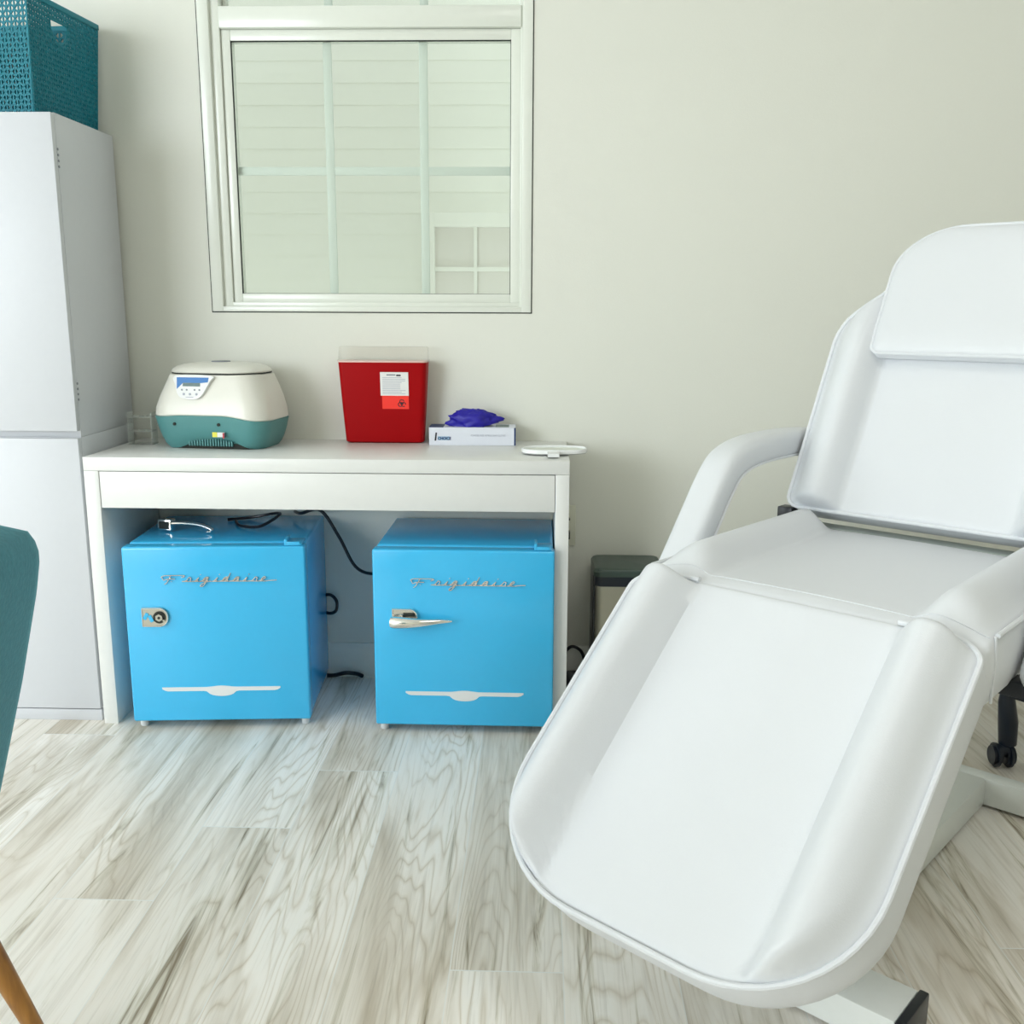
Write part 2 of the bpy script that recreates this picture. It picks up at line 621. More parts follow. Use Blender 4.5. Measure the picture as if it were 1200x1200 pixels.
bm = rect_frame(bmesh.new(), WX0 - 0.0005, WX1 + 0.0005, WZ0 - 0.0008, WZ1 + .001, 0.003, 0.003, 0.0035, 0.003, YB - 0.0012, YB + 0.01, 0)
obj('frame_gap', bm, M['hole'], win)

# ---- what the glass looks out on: the pale clapboard side of the next house
nb = thing('neighbouring_house', 'pale clapboard house side seen faintly through the window glass', 'house', (0, 3.75, 0))
bm = bmesh.new()
z = -0.4
while z < 4.0:
    a = [(-3.6, 0.0, z), (2.4, 0.0, z), (2.4, 0.002, z + 0.075), (-3.6, 0.002, z + 0.075)]
    bm.faces.new([bm.verts.new(p) for p in a])
    c = [(-3.6, 0.002, z + 0.075), (2.4, 0.002, z + 0.075), (2.4, 0.0, z + 0.075), (-3.6, 0.0, z + 0.075)]
    bm.faces.new([bm.verts.new(p) for p in c])
    z += 0.075
box(bm, -3.6, 2.4, 0.003, 0.12, -0.4, 4.0)
obj('clapboard_wall', bm, M['siding'], nb, smooth=False)
bm = rect_frame(bmesh.new(), -0.44, 0.40, 0.66, 1.40, 0.04, 0.04, 0.04, 0.05, -0.03, 0.0)  # grid and pinkish panel modelled in place of a faint window reflection
for x in (-0.25, -0.08, 0.10, 0.25):
    box(bm, x - 0.006, x + 0.006, -0.019, -0.007, 0.66, 1.40)
for zz in (0.82, 1.0, 1.20):
    box(bm, -0.44, 0.40, -0.018, -0.006, zz - 0.008, zz + 0.008)
hw = obj('reflection_grid', bm, M['siding'], nb)
obj('reflection_pane', box(bmesh.new(), -0.42, 0.38, -0.005, -0.001, 0.68, 1.38), M['pinkish'], nb)


# ---- windows that light the room (left wall and behind the camera)
def light_window(name, axis, c, a0, a1, z0, z1, sgn):
    root = bpy.data.objects.new(name, None)
    col.objects.link(root)
    root['kind'] = 'structure'
    bm = bmesh.new()
    rect_frame(bm, a0, a1, z0, z1, 0.05, 0.05, 0.05, 0.05, -0.05, 0.012, 0.002)
    mid = (z0 + z1) / 2
    box(bm, a0, a1, -0.04, 0.0, mid - 0.02, mid + 0.02)
    n = 4
    for k in range(1, n):
        x = a0 + (a1 - a0) * k / n
        box(bm, x - 0.01, x + 0.01, -0.035, -0.005, z0, z1)
    g = bmesh.new()
    box(g, a0 + .03, a1 - .03, -0.022, -0.018, z0 + .03, z1 - .03)
    if axis == 'x':
        mt = Matrix.Translation((c, 0, 0)) @ Matrix(((0, sgn, 0, 0), (1, 0, 0, 0), (0, 0, 1, 0), (0, 0, 0, 1)))
    else:
        mt = Matrix.Translation((0, c, 0)) @ Matrix(((1, 0, 0, 0), (0, sgn, 0, 0), (0, 0, 1, 0), (0, 0, 0, 1)))
    bm.transform(mt)
    g.transform(mt)
    obj('window_frame', bm, M['vinyl'], root)
    obj('window_pane', g, M['glass'], root)


light_window('window_2', 'x', XL, -0.2, 1.4, 0.75, 2.55, 1)
light_window('window_3', 'y', YR, -5.2, -2.6, 0.75, 2.55, 1)

# ------------------------------------------------------------------ storage cabinets
CX1, CY0, CY1 = -1.1359, 2.3661, 2.700
CW = 0.80


def cabinet(name, label, z0, z1, plinth):
    t = thing(name, label, 'cabinet', (CX1 - CW / 2, (CY0 + CY1) / 2, z0))
    h = z1 - z0
    x0, x1, y0, y1 = -CW / 2, CW / 2, CY0 - (CY0 + CY1) / 2, CY1 - (CY0 + CY1) / 2
    bm = bmesh.new()
    box(bm, x0, x1, y0 + 0.018, y1, 0.0, h, 0.0012)
    if plinth:
        box(bm, x0, x1, y0 + 0.004, y0 + 0.02, 0.0, 0.030, 0.001)
    obj('body', bm, M['cab'], t)
    for k in range(2):
        xa = x0 + k * CW / 2 + (0.001 if k else 0)
        bxo('door', xa, xa + CW / 2 - 0.0015, y0, y0 + 0.0170, 0.034 if plinth else 0.016, h - 0.002, M['cab'], t, 0.0012)
    return t, x1, y0


lo, x1, y0 = cabinet('storage_cabinet', 'white lacquered cabinet standing on the floor left of the desk', 0.0, 0.7403, True)
up, _, _ = cabinet('storage_cabinet', 'white lacquered cabinet stacked on top, carrying the teal basket', 0.7405, 1.4961, False)
for t, zs in ((lo, (0.095, 0.108, 0.121, 0.134, 0.60, 0.614, 0.628)), (up, (0.092, 0.105, 0.118, 0.131, 0.636, 0.649, 0.662, 0.675))):
    for zz in zs:
        obj('screw_cap', cyl(bmesh.new(), (x1 + 0.0002, y0 + 0.021, zz), 0.0032, 0.0014, 'x', 10), M['grey'], t)

# ------------------------------------------------------------------ teal lattice basket
bk = thing('storage_basket', 'teal woven-look plastic basket on top of the white cabinets', 'basket', (-1.150, 2.688, 1.4961), math.radians(-6.0))
BW, BD, BH = 0.30, 0.300, 0.268     # x extends to -BW, y to -BD


def lattice_wall(width, height, cell, taper, hand=False, th=0.0016):
    """open lattice of uprights and leaning bars; local x along wall, z up; gets narrower to the bottom"""
    bm = bmesh.new()
    r = cell * 0.15
    nx = int(width / cell)
    cw = width / nx
    nz = int(height / (cell * 1.1))
    ch = height / nz

    def inhand(x, z):
        if not hand:
            return False
        dx, dz = x - width * 0.42, z - (height - 0.045)
        return abs(dx) < 0.034 and dz < 0.012 and (dx / 0.034) ** 2 + (min(dz, 0) / 0.034) ** 2 < 1

    def bar(x0, z0, x1, z1, rr):
        if inhand((x0 + x1) / 2, (z0 + z1) / 2):
            return
        d = Vector((x1 - x0, 0, z1 - z0))
        n = Vector((-d.z, 0, d.x)).normalized() * rr
        p = [Vector((x0, 0, z0)), Vector((x1, 0, z1))]
        vs_ = []
        for q in p:
            for s in (-1, 1):
                for yy in (-th, th):
                    vs_.append(bm.verts.new(q + n * s + Vector((0, yy, 0))))
        a = vs_
        for f in ((0, 1, 3, 2), (4, 6, 7, 5), (0, 4, 5, 1), (2, 3, 7, 6), (0, 2, 6, 4), (1, 5, 7, 3)):
            bm.faces.new([a[i] for i in f])
    for i in range(nx + 1):
        for j in range(nz):
            bar(i * cw, j * ch, i * cw, (j + 1) * ch, r)
    for i in range(nx):
        for j in range(nz):
            if (i + j) % 2:
                bar(i * cw, j * ch, (i + 1) * cw, (j + 1) * ch, r)
            else:
                bar((i + 1) * cw, j * ch, i * cw, (j + 1) * ch, r)
            bar(i * cw, (j + .5) * ch, (i + 1) * cw, (j + .5) * ch, r * 0.9)
    for v in bm.verts:
        k = 1 - taper * (1 - v.co.z / height)
        v.co.x = width / 2 + (v.co.x - width / 2) * k
    if hand:
        cx, cz = width * 0.42, height - 0.045
        pts = [(cx - 0.035, 0, cz + 0.013)] + [(cx + 0.035 * math.cos(a), 0, cz + 0.035 * math.sin(a)) for a in [PI + PI * k / 12 for k in range(13)]] + [(cx + 0.035, 0, cz + 0.013)]
        tube(bm, pts, 0.0026, 6, closed=True)
    return bm


def place_wall(bm, frm, ang, lean):
    bm.transform(Matrix.Translation(frm) @ Matrix.Rotation(ang, 4, 'Z') @ Matrix.Rotation(lean, 4, 'X'))


tp = 0.10
wl = lattice_wall(BD, BH - 0.012, 0.0098, tp, True)
place_wall(wl, (-0.013, -BD, 0.004), PI / 2, 0.05)
obj('side_wall', wl, M['basket'], bk, smooth=False)
wl = lattice_wall(BW, BH - 0.012, 0.0098, tp)
place_wall(wl, (-BW, -BD + 0.013, 0.004), 0, 0.05)
obj('front_wall', wl, M['basket'], bk, smooth=False)
wl = lattice_wall(BW, BH - 0.012, 0.0125, tp)
place_wall(wl, (-BW, -0.013, 0.004), 0, -0.05)
obj('back_wall', wl, M['basket'], bk, smooth=False)
wl = lattice_wall(BD, BH - 0.012, 0.0125, tp, True)
place_wall(wl, (-BW + 0.013, -BD, 0.004), PI / 2, -0.05)
obj('side_wall', wl, M['basket'], bk, smooth=False)
bm = rect_frame(bmesh.new(), 0, 0, 0, 0, 0, 0, 0, 0, 0, 0, 0) if False else bmesh.new()
for a in ((-BW - .003, 0.003, -0.003, 0.003), (-BW - .003, 0.003, -BD - .003, -BD + 0.003), (-BW - .003, -BW + .003, -BD - .003, 0.003), (-0.003, 0.003, -BD - .003, 0.003)):
    box(bm, a[0], a[1], a[2], a[3], BH - 0.013, BH, 0.001)
obj('rim', bm, M['basket'], bk)
bm = box(bmesh.new(), -BW + 0.014, -0.014, -BD + 0.014, -0.014, 0.0005, 0.006, 0.001)
obj('bottom', bm, M['basket'], bk)

# ------------------------------------------------------------------ desk
DX0, DX1, DY0, DY1, DH = -1.1221, 0.0688, 2.3507, 2.7070, 0.6954
dk = thing('desk', 'white desk with one wide drawer standing against the wall under the window', 'desk', ((DX0 + DX1) / 2, (DY0 + DY1) / 2, 0))
hx, hy = (DX1 - DX0) / 2, (DY1 - DY0) / 2
bxo('tabletop', -hx, hx, -hy, hy + 0.0145, DH - 0.0335, DH, M['desk'], dk, 0.0012)
for s in (-1, 1):
    xa, xb = (-hx, -hx + 0.0365) if s < 0 else (hx - 0.0335, hx)
    bxo('side_panel', xa, xb, -hy + 0.0005, hy, 0.0, DH - 0.034, M['desk'], dk, 0.0012)
bxo('drawer_front', -hx + 0.038, hx - 0.035, -hy + 0.002, -hy + 0.020, 0.5690, DH - 0.0355, M['desk'], dk, 0.001)
bm = bmesh.new()
box(bm, -hx + 0.045, hx - 0.045, -hy + 0.020, hy - 0.02, 0.5900, 0.604)
box(bm, -hx + 0.045, -hx + 0.057, -hy + 0.020, hy - 0.02, 0.60, 0.648)
box(bm, hx - 0.057, hx - 0.045, -hy + 0.020, hy - 0.02, 0.60, 0.648)
obj('drawer_box', bm, M['desk'], dk)


# ------------------------------------------------------------------ mini fridges
def script_strokes():
    """'Frigidaire' in upright cursive strokes; x runs 0..0.287, y above the baseline; slanted later"""
    S = []
    # F : entry loop from left, top bar, stem, cross
    S.append([(0.004, 0.009), (0.000, 0.0115), (0.003, 0.0145), (0.012, 0.0155), (0.030, 0.0155), (0.050, 0.0155), (0.056, 0.0135), (0.050, 0.010)])
    S.append([(0.021, 0.0150), (0.021, 0.006), (0.020, -0.004), (0.0165, -0.0065)])
    S.append([(0.004, 0.0090), (0.010, 0.0035), (0.018, 0.0065), (0.036, 0.0065)])

    def r(x):
        return [(x - 0.012, 0.0), (x - 0.003, 0.002), (x, 0.009), (x + 0.001, 0.0105), (x + 0.006, 0.0085), (x + 0.007, 0.003), (x + 0.011, 0.0), (x + 0.016, 0.001)]

    def i(x):
        return [(x - 0.010, 0.0), (x - 0.004, 0.002), (x, 0.010), (x, 0.003), (x + 0.004, 0.0), (x + 0.012, 0.001)]

    def bowl(x, asc):
        p = [(x - 0.012, 0.0), (x - 0.006, 0.002), (x + 0.006, 0.0095), (x - 0.001, 0.0105), (x - 0.004, 0.004), (x - 0.001, 0.0), (x + 0.005, 0.003), (x + 0.006, 0.010)]
        if asc == 'd':
            p += [(x + 0.006, 0.021), (x + 0.007, 0.006), (x + 0.010, 0.0), (x + 0.016, 0.001)]
        elif asc == 'a':
            p += [(x + 0.007, 0.003), (x + 0.011, 0.0), (x + 0.016, 0.001)]
        else:
            p += [(x + 0.006, -0.002), (x + 0.003, -0.012), (x - 0.003, -0.0125), (x - 0.002, -0.007), (x + 0.008, -0.001), (x + 0.015, 0.001)]
        return p
    S.append(r(0.068))
    S.append(i(0.092))
    S.append([(0.093, 0.0165), (0.0935, 0.0185)])
    S.append(bowl(0.110, 'g'))
    S.append(i(0.138))
    S.append([(0.139, 0.0165), (0.1395, 0.0185)])
    S.append(bowl(0.158, 'd'))
    S.append(bowl(0.185, 'a'))
    S.append(i(0.210))
    S.append([(0.211, 0.0165), (0.2115, 0.0185)])
    S.append(r(0.230))
    S.append([(0.242, 0.0), (0.250, 0.003), (0.256, 0.0085), (0.252, 0.0115), (0.248, 0.006), (0.251, 0.0005), (0.260, 0.0), (0.272, 0.0015), (0.287, 0.0022)])
    # the long base line tying the letters together
    S.append([(0.060, 0.0), (0.110, 0.0), (0.180, 0.0), (0.262, 0.0)])
    return S


FW, FT = 0.447, 0.482


def make_fridge(label, loc, rotz, name='mini_fridge'):
    t = thing(name, label, 'fridge', loc, rotz, 'sky blue mini fridges under the desk')
    hw_ = FW / 2
    bxo('body', -hw_ + 0.004, hw_ - 0.004, 0.046, 0.372, 0.018, FT - 0.002, M['blue'], t, 0.007, 3)
    d = bxo('door', -hw_, hw_, 0.0, 0.042, 0.022, FT - 0.004, M['blue'], t, 0.0055, 3)
    bm = box(bmesh.new(), -hw_ + 0.003, hw_ - 0.003, 0.040, 0.047, 0.026, FT - 0.008, 0)
    obj('door_seal', bm, M['feet'], t)
    # top hinge
    bm = bmesh.new()
    prism(bm, [(0, 0), (0.006, 0), (0.006, 0.010), (0, 0.010)], 0, 0)if False else None
    box(bm, hw_ - 0.046, hw_ - 0.008, 0.006, 0.072, FT - 0.003, FT + 0.001, 0.001)
    box(bm, hw_ - 0.050, hw_ - 0.043, 0.004, 0.058, FT - 0.003, FT + 0.012, 0.001)
    box(bm, hw_ - 0.046, hw_ - 0.012, 0.004, 0.012, FT - 0.003, FT + 0.006, 0.001)
    obj('hinge', bm, M['blue'], t)
    # emblem: wings with an oval in the middle
    top, bot = [], []
    for k in range(41):
        x = -0.148 + 0.296 * k / 40
        oval = math.sqrt(max(0, 1 - ((x) / 0.038) ** 2))
        zt = 0.0045 + 0.0035 * smooth01(1 - abs(x) / 0.04)
        zb = -0.0055 - 0.0140 * oval * smooth01((0.046 - abs(x)) / 0.02)
        if abs(x) > 0.138:
            zb = -0.0055 + 0.006 * (abs(x) - 0.138) / 0.010
        top.append((x + 0.002, 0.1085 + zt))
        bot.append((x + 0.002, 0.1085 + zb))
    bm = prism(bmesh.new(), top + bot[::-1], -0.0018, 0.0002)
    obj('emblem', bm, M['emblem'], d, label='pale silver winged emblem')
    bm = bmesh.new()
    for s in script_strokes():
        p = [(x - 0.135 + 0.55 * y, -0.0035, 0.391 + y) for x, y in s]
        tube(bm, spline(p, 4), 0.0015, 6)
    for k in (0.03, 0.14, 0.25):
        cyl(bm, (k - 0.135, -0.0015, 0.391), 0.001, 0.004, 'y', 6)
    obj('nameplate', bm, M['chrome'], d, label='chrome cursive nameplate')
    for sx in (-1, 1):
        for yy in (0.03, 0.34):
            obj('foot', cyl(bmesh.new(), (sx * (hw_ - 0.018), yy, 0.0105), 0.011, 0.021, 'z', 16, bev=0.002), M['feet'], t)
    return t, d


fl, fl_d = make_fridge('sky blue mini fridge missing its handle, beside the white cabinet', (-0.8065, 2.333, 0.0), math.radians(4.3))
fr, fr_d = make_fridge('sky blue mini fridge with a chrome handle, nearer the treatment chair', (-0.1885, 2.323, 0.0), math.radians(-0.3))


def dshape(x0, x1, z0, z1, r, n=10):
    p = [(x0, z0), (x1 - r, z0)]
    p += [(x1 - r + r * math.cos(a), (z0 + r) + r * math.sin(a)) for a in [-PI / 2 + PI / 2 * k / n for k in range(1, n + 1)]]
    p += [(x1 - r + r * math.cos(a), (z1 - r) + r * math.sin(a)) for a in [PI / 2 * k / n for k in range(n + 1)]]
    p += [(x0, z1)]
    return p


# left fridge: bare latch plate
def latch_plate(parent, mk):
    bm = prism(bmesh.new(), dshape(-0.182, -0.118, 0.276, 0.324, 0.022), -0.006, 0.001)
    pl = obj('latch_plate', bm, M[mk], parent, label='square-round metal latch plate')
    return pl


pl = latch_plate(fl_d, 'dullmetal')
bm = bmesh.new()
tube(bm, [(x, -0.0065, z) for x, z in dshape(-0.181, -0.119, 0.277, 0.323, 0.021)], 0.0018, 6, closed=True)
obj('plate_rim', bm, M['chrome'], pl)
bm = cyl(bmesh.new(), (-0.139, -0.0068, 0.300), 0.0155, 0.003, 'y', 20)
obj('socket', bm, M['hole'], pl)
bm = cyl(bmesh.new(), (-0.139, -0.009, 0.300), 0.0095, 0.006, 'y', 6)
cyl(bm, (-0.128, -0.008, 0.292), 0.003, 0.004, 'y', 8)
obj('nut', bm, M['dullmetal'], pl)
obj('screw_hole', cyl(bmesh.new(), (-0.139, -0.0125, 0.300), 0.0032, 0.002, 'y', 12), M['hole'], pl)
bm = bmesh.new()
for (x, z, a) in ((-0.172, 0.303, 0.5), (-0.160, 0.297, -0.4)):
    box(bm, -0.0045, 0.0045, -0.0082, -0.006, -0.009, 0.009, 0.0005, 1, Matrix.Translation((x, 0, z)) @ Matrix.Rotation(a, 4, 'Y'))
obj('tab', bm, M['blue'], pl)

# right fridge: chrome handle
bm = prism(bmesh.new(), dshape(-0.176, -0.112, 0.286, 0.330, 0.020), -0.006, 0.001)
hb = obj('handle_plate', bm, M['chrome'], fr_d)
bm = bmesh.new()
tube(bm, [(x, -0.008, z) for x, z in dshape(-0.174, -0.114, 0.288, 0.328, 0.018)], 0.0028, 6, closed=True)
obj('plate_rim', bm, M['chrome'], hb)
obj('recess', box(bmesh.new(), -0.148, -0.118, -0.0075, -0.005, 0.310, 0.320, 0.001), M['hole'], hb)
pts, rd = [], []
for k in range(15):
    t_ = k / 14
    pts.append((-0.174 + 0.148 * t_, -0.022 - 0.010 * math.sin(PI * min(1, t_ * 1.3)), 0.3005 + 0.004 * t_))
    rd.append((0.013 if k == 0 else 0.0155) * (1 - t_) ** 0.75 * (0.86 + 0.14 * (1 - t_)) + 0.0018)
bm = tube(bmesh.new(), pts, rd, 14, flat=1.0)
cyl(bm, (-0.158, -0.012, 0.302), 0.010, 0.022, 'y', 16)
obj('handle', bm, M['chrome'], fr_d, label='tapered chrome lever handle')

# ---- detached handle lying on the left fridge
hd = thing('detached_handle', 'loose chrome fridge handle lying on top of the left fridge', 'handle', (-0.915, 2.475, FT - 0.002), math.radians(-12))
bm = box(bmesh.new(), -0.085, -0.045, -0.012, 0.012, 0.004, 0.034, 0.003)
obj('mounting_block', bm, M['chrome'], hd)
bm = box(bmesh.new(), -0.080, -0.050, -0.0128, -0.011, 0.009, 0.029, 0.001)
obj('block_socket', bm, M['hole'], hd)
pts = spline([(-0.050, 0, 0.024), (-0.01, 0, 0.026), (0.03, 0, 0.024), (0.060, 0, 0.016), (0.066, 0, 0.009), (0.052, 0, 0.006)], 5)
bm = tube(bmesh.new(), pts, [0.009 - 0.0045 * k / (len(pts) - 1) for k in range(len(pts))], 10, flat=0.6)
obj('lever', bm, M['chrome'], hd)

# ---- cords
def cord(name, pts, r, label, m='dark'):
    return tag(obj(name, tube(bmesh.new(), spline(pts, 8), r, 8), M[m], None), label, 'cable')


cord('hanging_cable', [(-0.69, 2.69, 0.495), (-0.655, 2.62, 0.505), (-0.600, 2.612, 0.515), (-0.555, 2.625, 0.440), (-0.515, 2.64, 0.352), (-0.470, 2.66, 0.325), (-0.430, 2.69, 0.333), (-0.405, 2.705, 0.37)], 0.0045,
     'black power cord hanging in the gap between the two fridges')
cord('cable_loop', [(-0.83, 2.60, FT + 0.003), (-0.80, 2.54, FT + 0.004), (-0.735, 2.50, FT + 0.012), (-0.70, 2.56, FT + 0.030), (-0.73, 2.63, FT + 0.02), (-0.80, 2.65, FT + 0.004), (-0.86, 2.62, FT + 0.003)], 0.0040,
     'dark cable coiled on top of the left fridge beside the loose handle')
cord('cord_hook', [(-0.63, 2.707, 0.245), (-0.600, 2.70, 0.250), (-0.582, 2.695, 0.232), (-0.585, 2.695, 0.205), (-0.603, 2.70, 0.195), (-0.63, 2.707, 0.200)], 0.0048,
     'small loop of black cord poking out behind the left fridge')
cord('floor_cable', [(-0.66, 2.705, 0.006), (-0.60, 2.690, 0.010), (-0.56, 2.68, 0.022), (-0.53, 2.69, 0.016), (-0.515, 2.702, 0.005)], 0.0060,
     'black cable end lying on the floor between the two fridges')
cord('trailing_cord', [(0.076, 2.702, 0.090), (0.090, 2.700, 0.104), (0.108, 2.698, 0.102), (0.124, 2.697, 0.085), (0.132, 2.695, 0.05), (0.134, 2.692, 0.006)], 0.0045,
     'black cord arching down to the floor between the desk and the bin')
ps = thing('power_adapter', 'black power brick on the floor between the desk side and the bin', 'power adapter', (0.106, 2.610, 0.0), math.radians(2))
bxo('casing', -0.027, 0.027, -0.07, 0.07, 0.0, 0.042, M['dark'], ps, 0.006)
bm = bmesh.new()
box(bm, -0.016, 0.016, -0.045, 0.045, 0.0415, 0.0428, 0.0004)
obj('rating_plate', bm, M['darkm'], ps)

# ------------------------------------------------------------------ wall outlet
ot = thing('wall_outlet', 'ivory duplex outlet on the wall just right of the desk', 'outlet', (0.0625, YB, 0.4575))
bxo('cover_plate', -0.036, 0.036, -0.006, 0.0, -0.058, 0.058, M['outletw'], ot, 0.002)
for zz in (0.024, -0.024):
    rc = obj('receptacle', prism(bmesh.new(), [(0.0165 * math.cos(a) * 1.0, zz + max(-0.0125, min(0.0125, 0.0165 * math.sin(a)))) for a in [2 * PI * k / 28 for k in range(28)]], -0.0085, -0.005), M['outletw'], ot)
    bm = bmesh.new()
    box(bm, 0.005, 0.0085, -0.0092, -0.008, zz - 0.004, zz + 0.005)
    box(bm, -0.0085, -0.005, -0.0092, -0.008, zz - 0.004, zz + 0.005)
    obj('slot', bm, M['ink'], rc)
pg = thing('power_plug', 'black plug pushed into the outlet beside the desk, upper of two', 'plug', (0.0665, YB - 0.0092, 0.482))
bm = prism(bmesh.new(), [(-0.012, -0.010), (0.006, -0.010), (0.016, -0.003), (0.012, 0.004), (0.004, 0.010), (-0.012, 0.010)], -0.022, 0.0)
obj('plug_body', bm, M['dark'], pg)
pg2 = thing('power_plug', 'black plug pushed into the outlet beside the desk, lower of two', 'plug', (0.0695, YB - 0.0092, 0.434))
bm = prism(bmesh.new(), [(-0.012, -0.011), (0.013, -0.011), (0.013, 0.010), (-0.012, 0.010)], -0.022, 0.0)
obj('plug_body', bm, M['dark'], pg2)

# ------------------------------------------------------------------ bin
tb = thing('pedal_bin', 'slim brushed steel bin with a dark lid standing against the wall', 'bin', (0.236, 2.610, 0.0))


def rrect(hx_, hy_, r, n=6):
    p = []
    for cx, cy, a0 in ((hx_ - r, hy_ - r, 0), (-hx_ + r, hy_ - r, PI / 2), (-hx_ + r, -hy_ + r, PI), (hx_ - r, -hy_ + r, 1.5 * PI)):
        for k in range(n + 1):
            a = a0 + PI / 2 * k / n
            p.append((cx + r * math.cos(a), cy + r * math.sin(a)))
    return p


def loft(bm, sections, cap=True):
    rings = [[bm.verts.new(p) for p in s] for s in sections]
    n = len(rings[0])
    for a, b_ in zip(rings, rings[1:]):
        for k in range(n):
            bm.faces.new((a[k], a[(k + 1) % n], b_[(k + 1) % n], b_[k]))
    if cap:
        bm.faces.new(rings[0])
        bm.faces.new(rings[-1])
    return bm


def stack(levels, r, n=6):
    """levels: (z, half x, half y, cx, cy)"""
    return [[(x + cx, y + cy, z) for x, y in rrect(hx_, hy_, min(r, hx_, hy_), n)] for z, hx_, hy_, cx, cy in levels]


bm = loft(bmesh.new(), stack([(0.018, .086, .078, 0, 0), (0.335, .088, .080, 0, 0)], 0.02))
obj('steel_body', bm, M['steel'], tb)
bm = loft(bmesh.new(), stack([(0.0, .086, .078, 0, 0), (0.018, .089, .081, 0, 0), (0.022, .089, .081, 0, 0)], 0.02))
obj('base', bm, M['dark'], tb)
bm = bmesh.new()
box(bm, -0.0935, -0.084, -0.055, 0.080, 0.02, 0.36, 0.003)
box(bm, 0.084, 0.0935, -0.055, 0.080, 0.02, 0.36, 0.003)
obj('side_trim', bm, M['dark'], tb)
bm = loft(bmesh.new(), stack([(0.333, .090, .082, 0, 0), (0.362, .091, .083, 0, 0)], 0.02))
obj('collar', bm, M['darkm'], tb)
bm = loft(bmesh.new(), stack([(0.360, .094, .086, 0, 0), (0.372, .0945, .087, 0, 0), (0.379, .090, .083, 0, 0), (0.381, .083, .076, 0, 0)], 0.022))
obj('lid', bm, M['lid'], tb)

# ------------------------------------------------------------------ centrifuge
cf = thing('centrifuge', 'white and grey-teal bench centrifuge with a round lid on the desk', 'centrifuge', (-0.846, 2.595, DH), math.radians(-7))
cf.scale = (0.93, 1, 1)


def sect(z, hx_, hf, hb, r, skew=0.0):
    n = 8
    p = []
    cy = (hb - hf) / 2
    hy_ = (hf + hb) / 2
    q = rrect(hx_, hy_, min(r, hy_ * .98), n)
    for c in range(4):
        grp = q[c * (n + 1):(c + 1) * (n + 1)]
        nx_ = q[((c + 1) * (n + 1)) % len(q)]
        p += grp
        for k in range(1, 14):      # keep points along the straight runs too
            p.append((grp[-1][0] + (nx_[0] - grp[-1][0]) * k / 14, grp[-1][1] + (nx_[1] - grp[-1][1]) * k / 14))
    return [(x, y + cy, z) for x, y in p]


def band_z(x, y, hx_):
    """the seam between the teal base and the white shell drops toward the right and back"""
    return 0.088 - 0.014 * smooth01((x / hx_ - 0.25) / 0.7) - 0.004 * smooth01((-x / hx_ - 0.4) / 0.5)


def shell(levels, r, zfun=None):
    rings = []
    for z, hx_, hf, hb in levels:
        s = sect(z, hx_, hf, hb, r)
        if zfun:
            s = [(x, y, zfun(z, x, y, hx_)) for x, y, _ in s]
        rings.append(s)
    return rings


def zf_low(z, x, y, hx_):
    top = band_z(x, y, 0.17)
    zz = z / 0.088 * top
    if z < 0.05 and y < -0.02:      # arched bottom edge at the front
        zz += 0.023 * math.exp(-((x - 0.01) / 0.085) ** 4) * (1 - z / 0.05)
    return zz


lo_lv = [(0.0, 0.142, 0.084, 0.084), (0.012, 0.150, 0.092, 0.090), (0.030, 0.156, 0.098, 0.096), (0.055, 0.163, 0.103, 0.098), (0.078, 0.167, 0.107, 0.101), (0.086, 0.169, 0.108, 0.101), (0.088, 0.167, 0.106, 0.100)]
obj('base_shell', loft(bmesh.new(), shell(lo_lv, 0.050, zf_low)), M['cent_t'], cf, label='grey-teal lower housing')


def zf_up(z, x, y, hx_):
    top = band_z(x, y, 0.17)
    k = smooth01((0.165 - z) / 0.077)
    return z + (top - 0.088) * k


up_lv = [(0.088, 0.1675, 0.1065, 0.100), (0.091, 0.170, 0.109, 0.102), (0.110, 0.168, 0.107, 0.102), (0.135, 0.159, 0.101, 0.101), (0.160, 0.147, 0.094, 0.100), (0.180, 0.138, 0.088, 0.098), (0.190, 0.134, 0.085, 0.096), (0.192, 0.128, 0.080, 0.09)]
obj('upper_shell', loft(bmesh.new(), shell(up_lv, 0.058, zf_up)), M['cent_w'], cf, label='warm white upper housing')
bm = loft(bmesh.new(), shell([(0.1915, 0.134, 0.086, 0.096), (0.1950, 0.134, 0.086, 0.096)], 0.075))
obj('lid_gap', bm, M['hole'], cf)
rings = []
for z, k in ((0.1950, 1.0), (0.1985, 1.015), (0.203, 0.99), (0.210, 0.90), (0.216, 0.74), (0.2195, 0.5), (0.2205, 0.3)):
    rings.append([(x * k, y * k, z + 0.0) for x, y, _ in sect(z, 0.1345, 0.087, 0.096, 0.080)])
obj('lid', loft(bmesh.new(), rings), M['cent_w'], cf)
obj('lid_window', cyl(bmesh.new(), (0.0, 0.0, 0.2212), 0.026, 0.003, 'z', 24, bev=0.0008), M['grey'], cf)
# control panel, tilted on the front slope
slope = math.atan2(0.109 - 0.086, 0.100)
Mp = Matrix.Translation((-0.035, -0.0960, 0.1575)) @ Matrix.Rotation(-slope - 0.02, 4, 'X')


def dpanel(bm, pts, y0, y1):
    prism(bm, pts, y0, y1)
    bm.transform(Mp)
    return bm


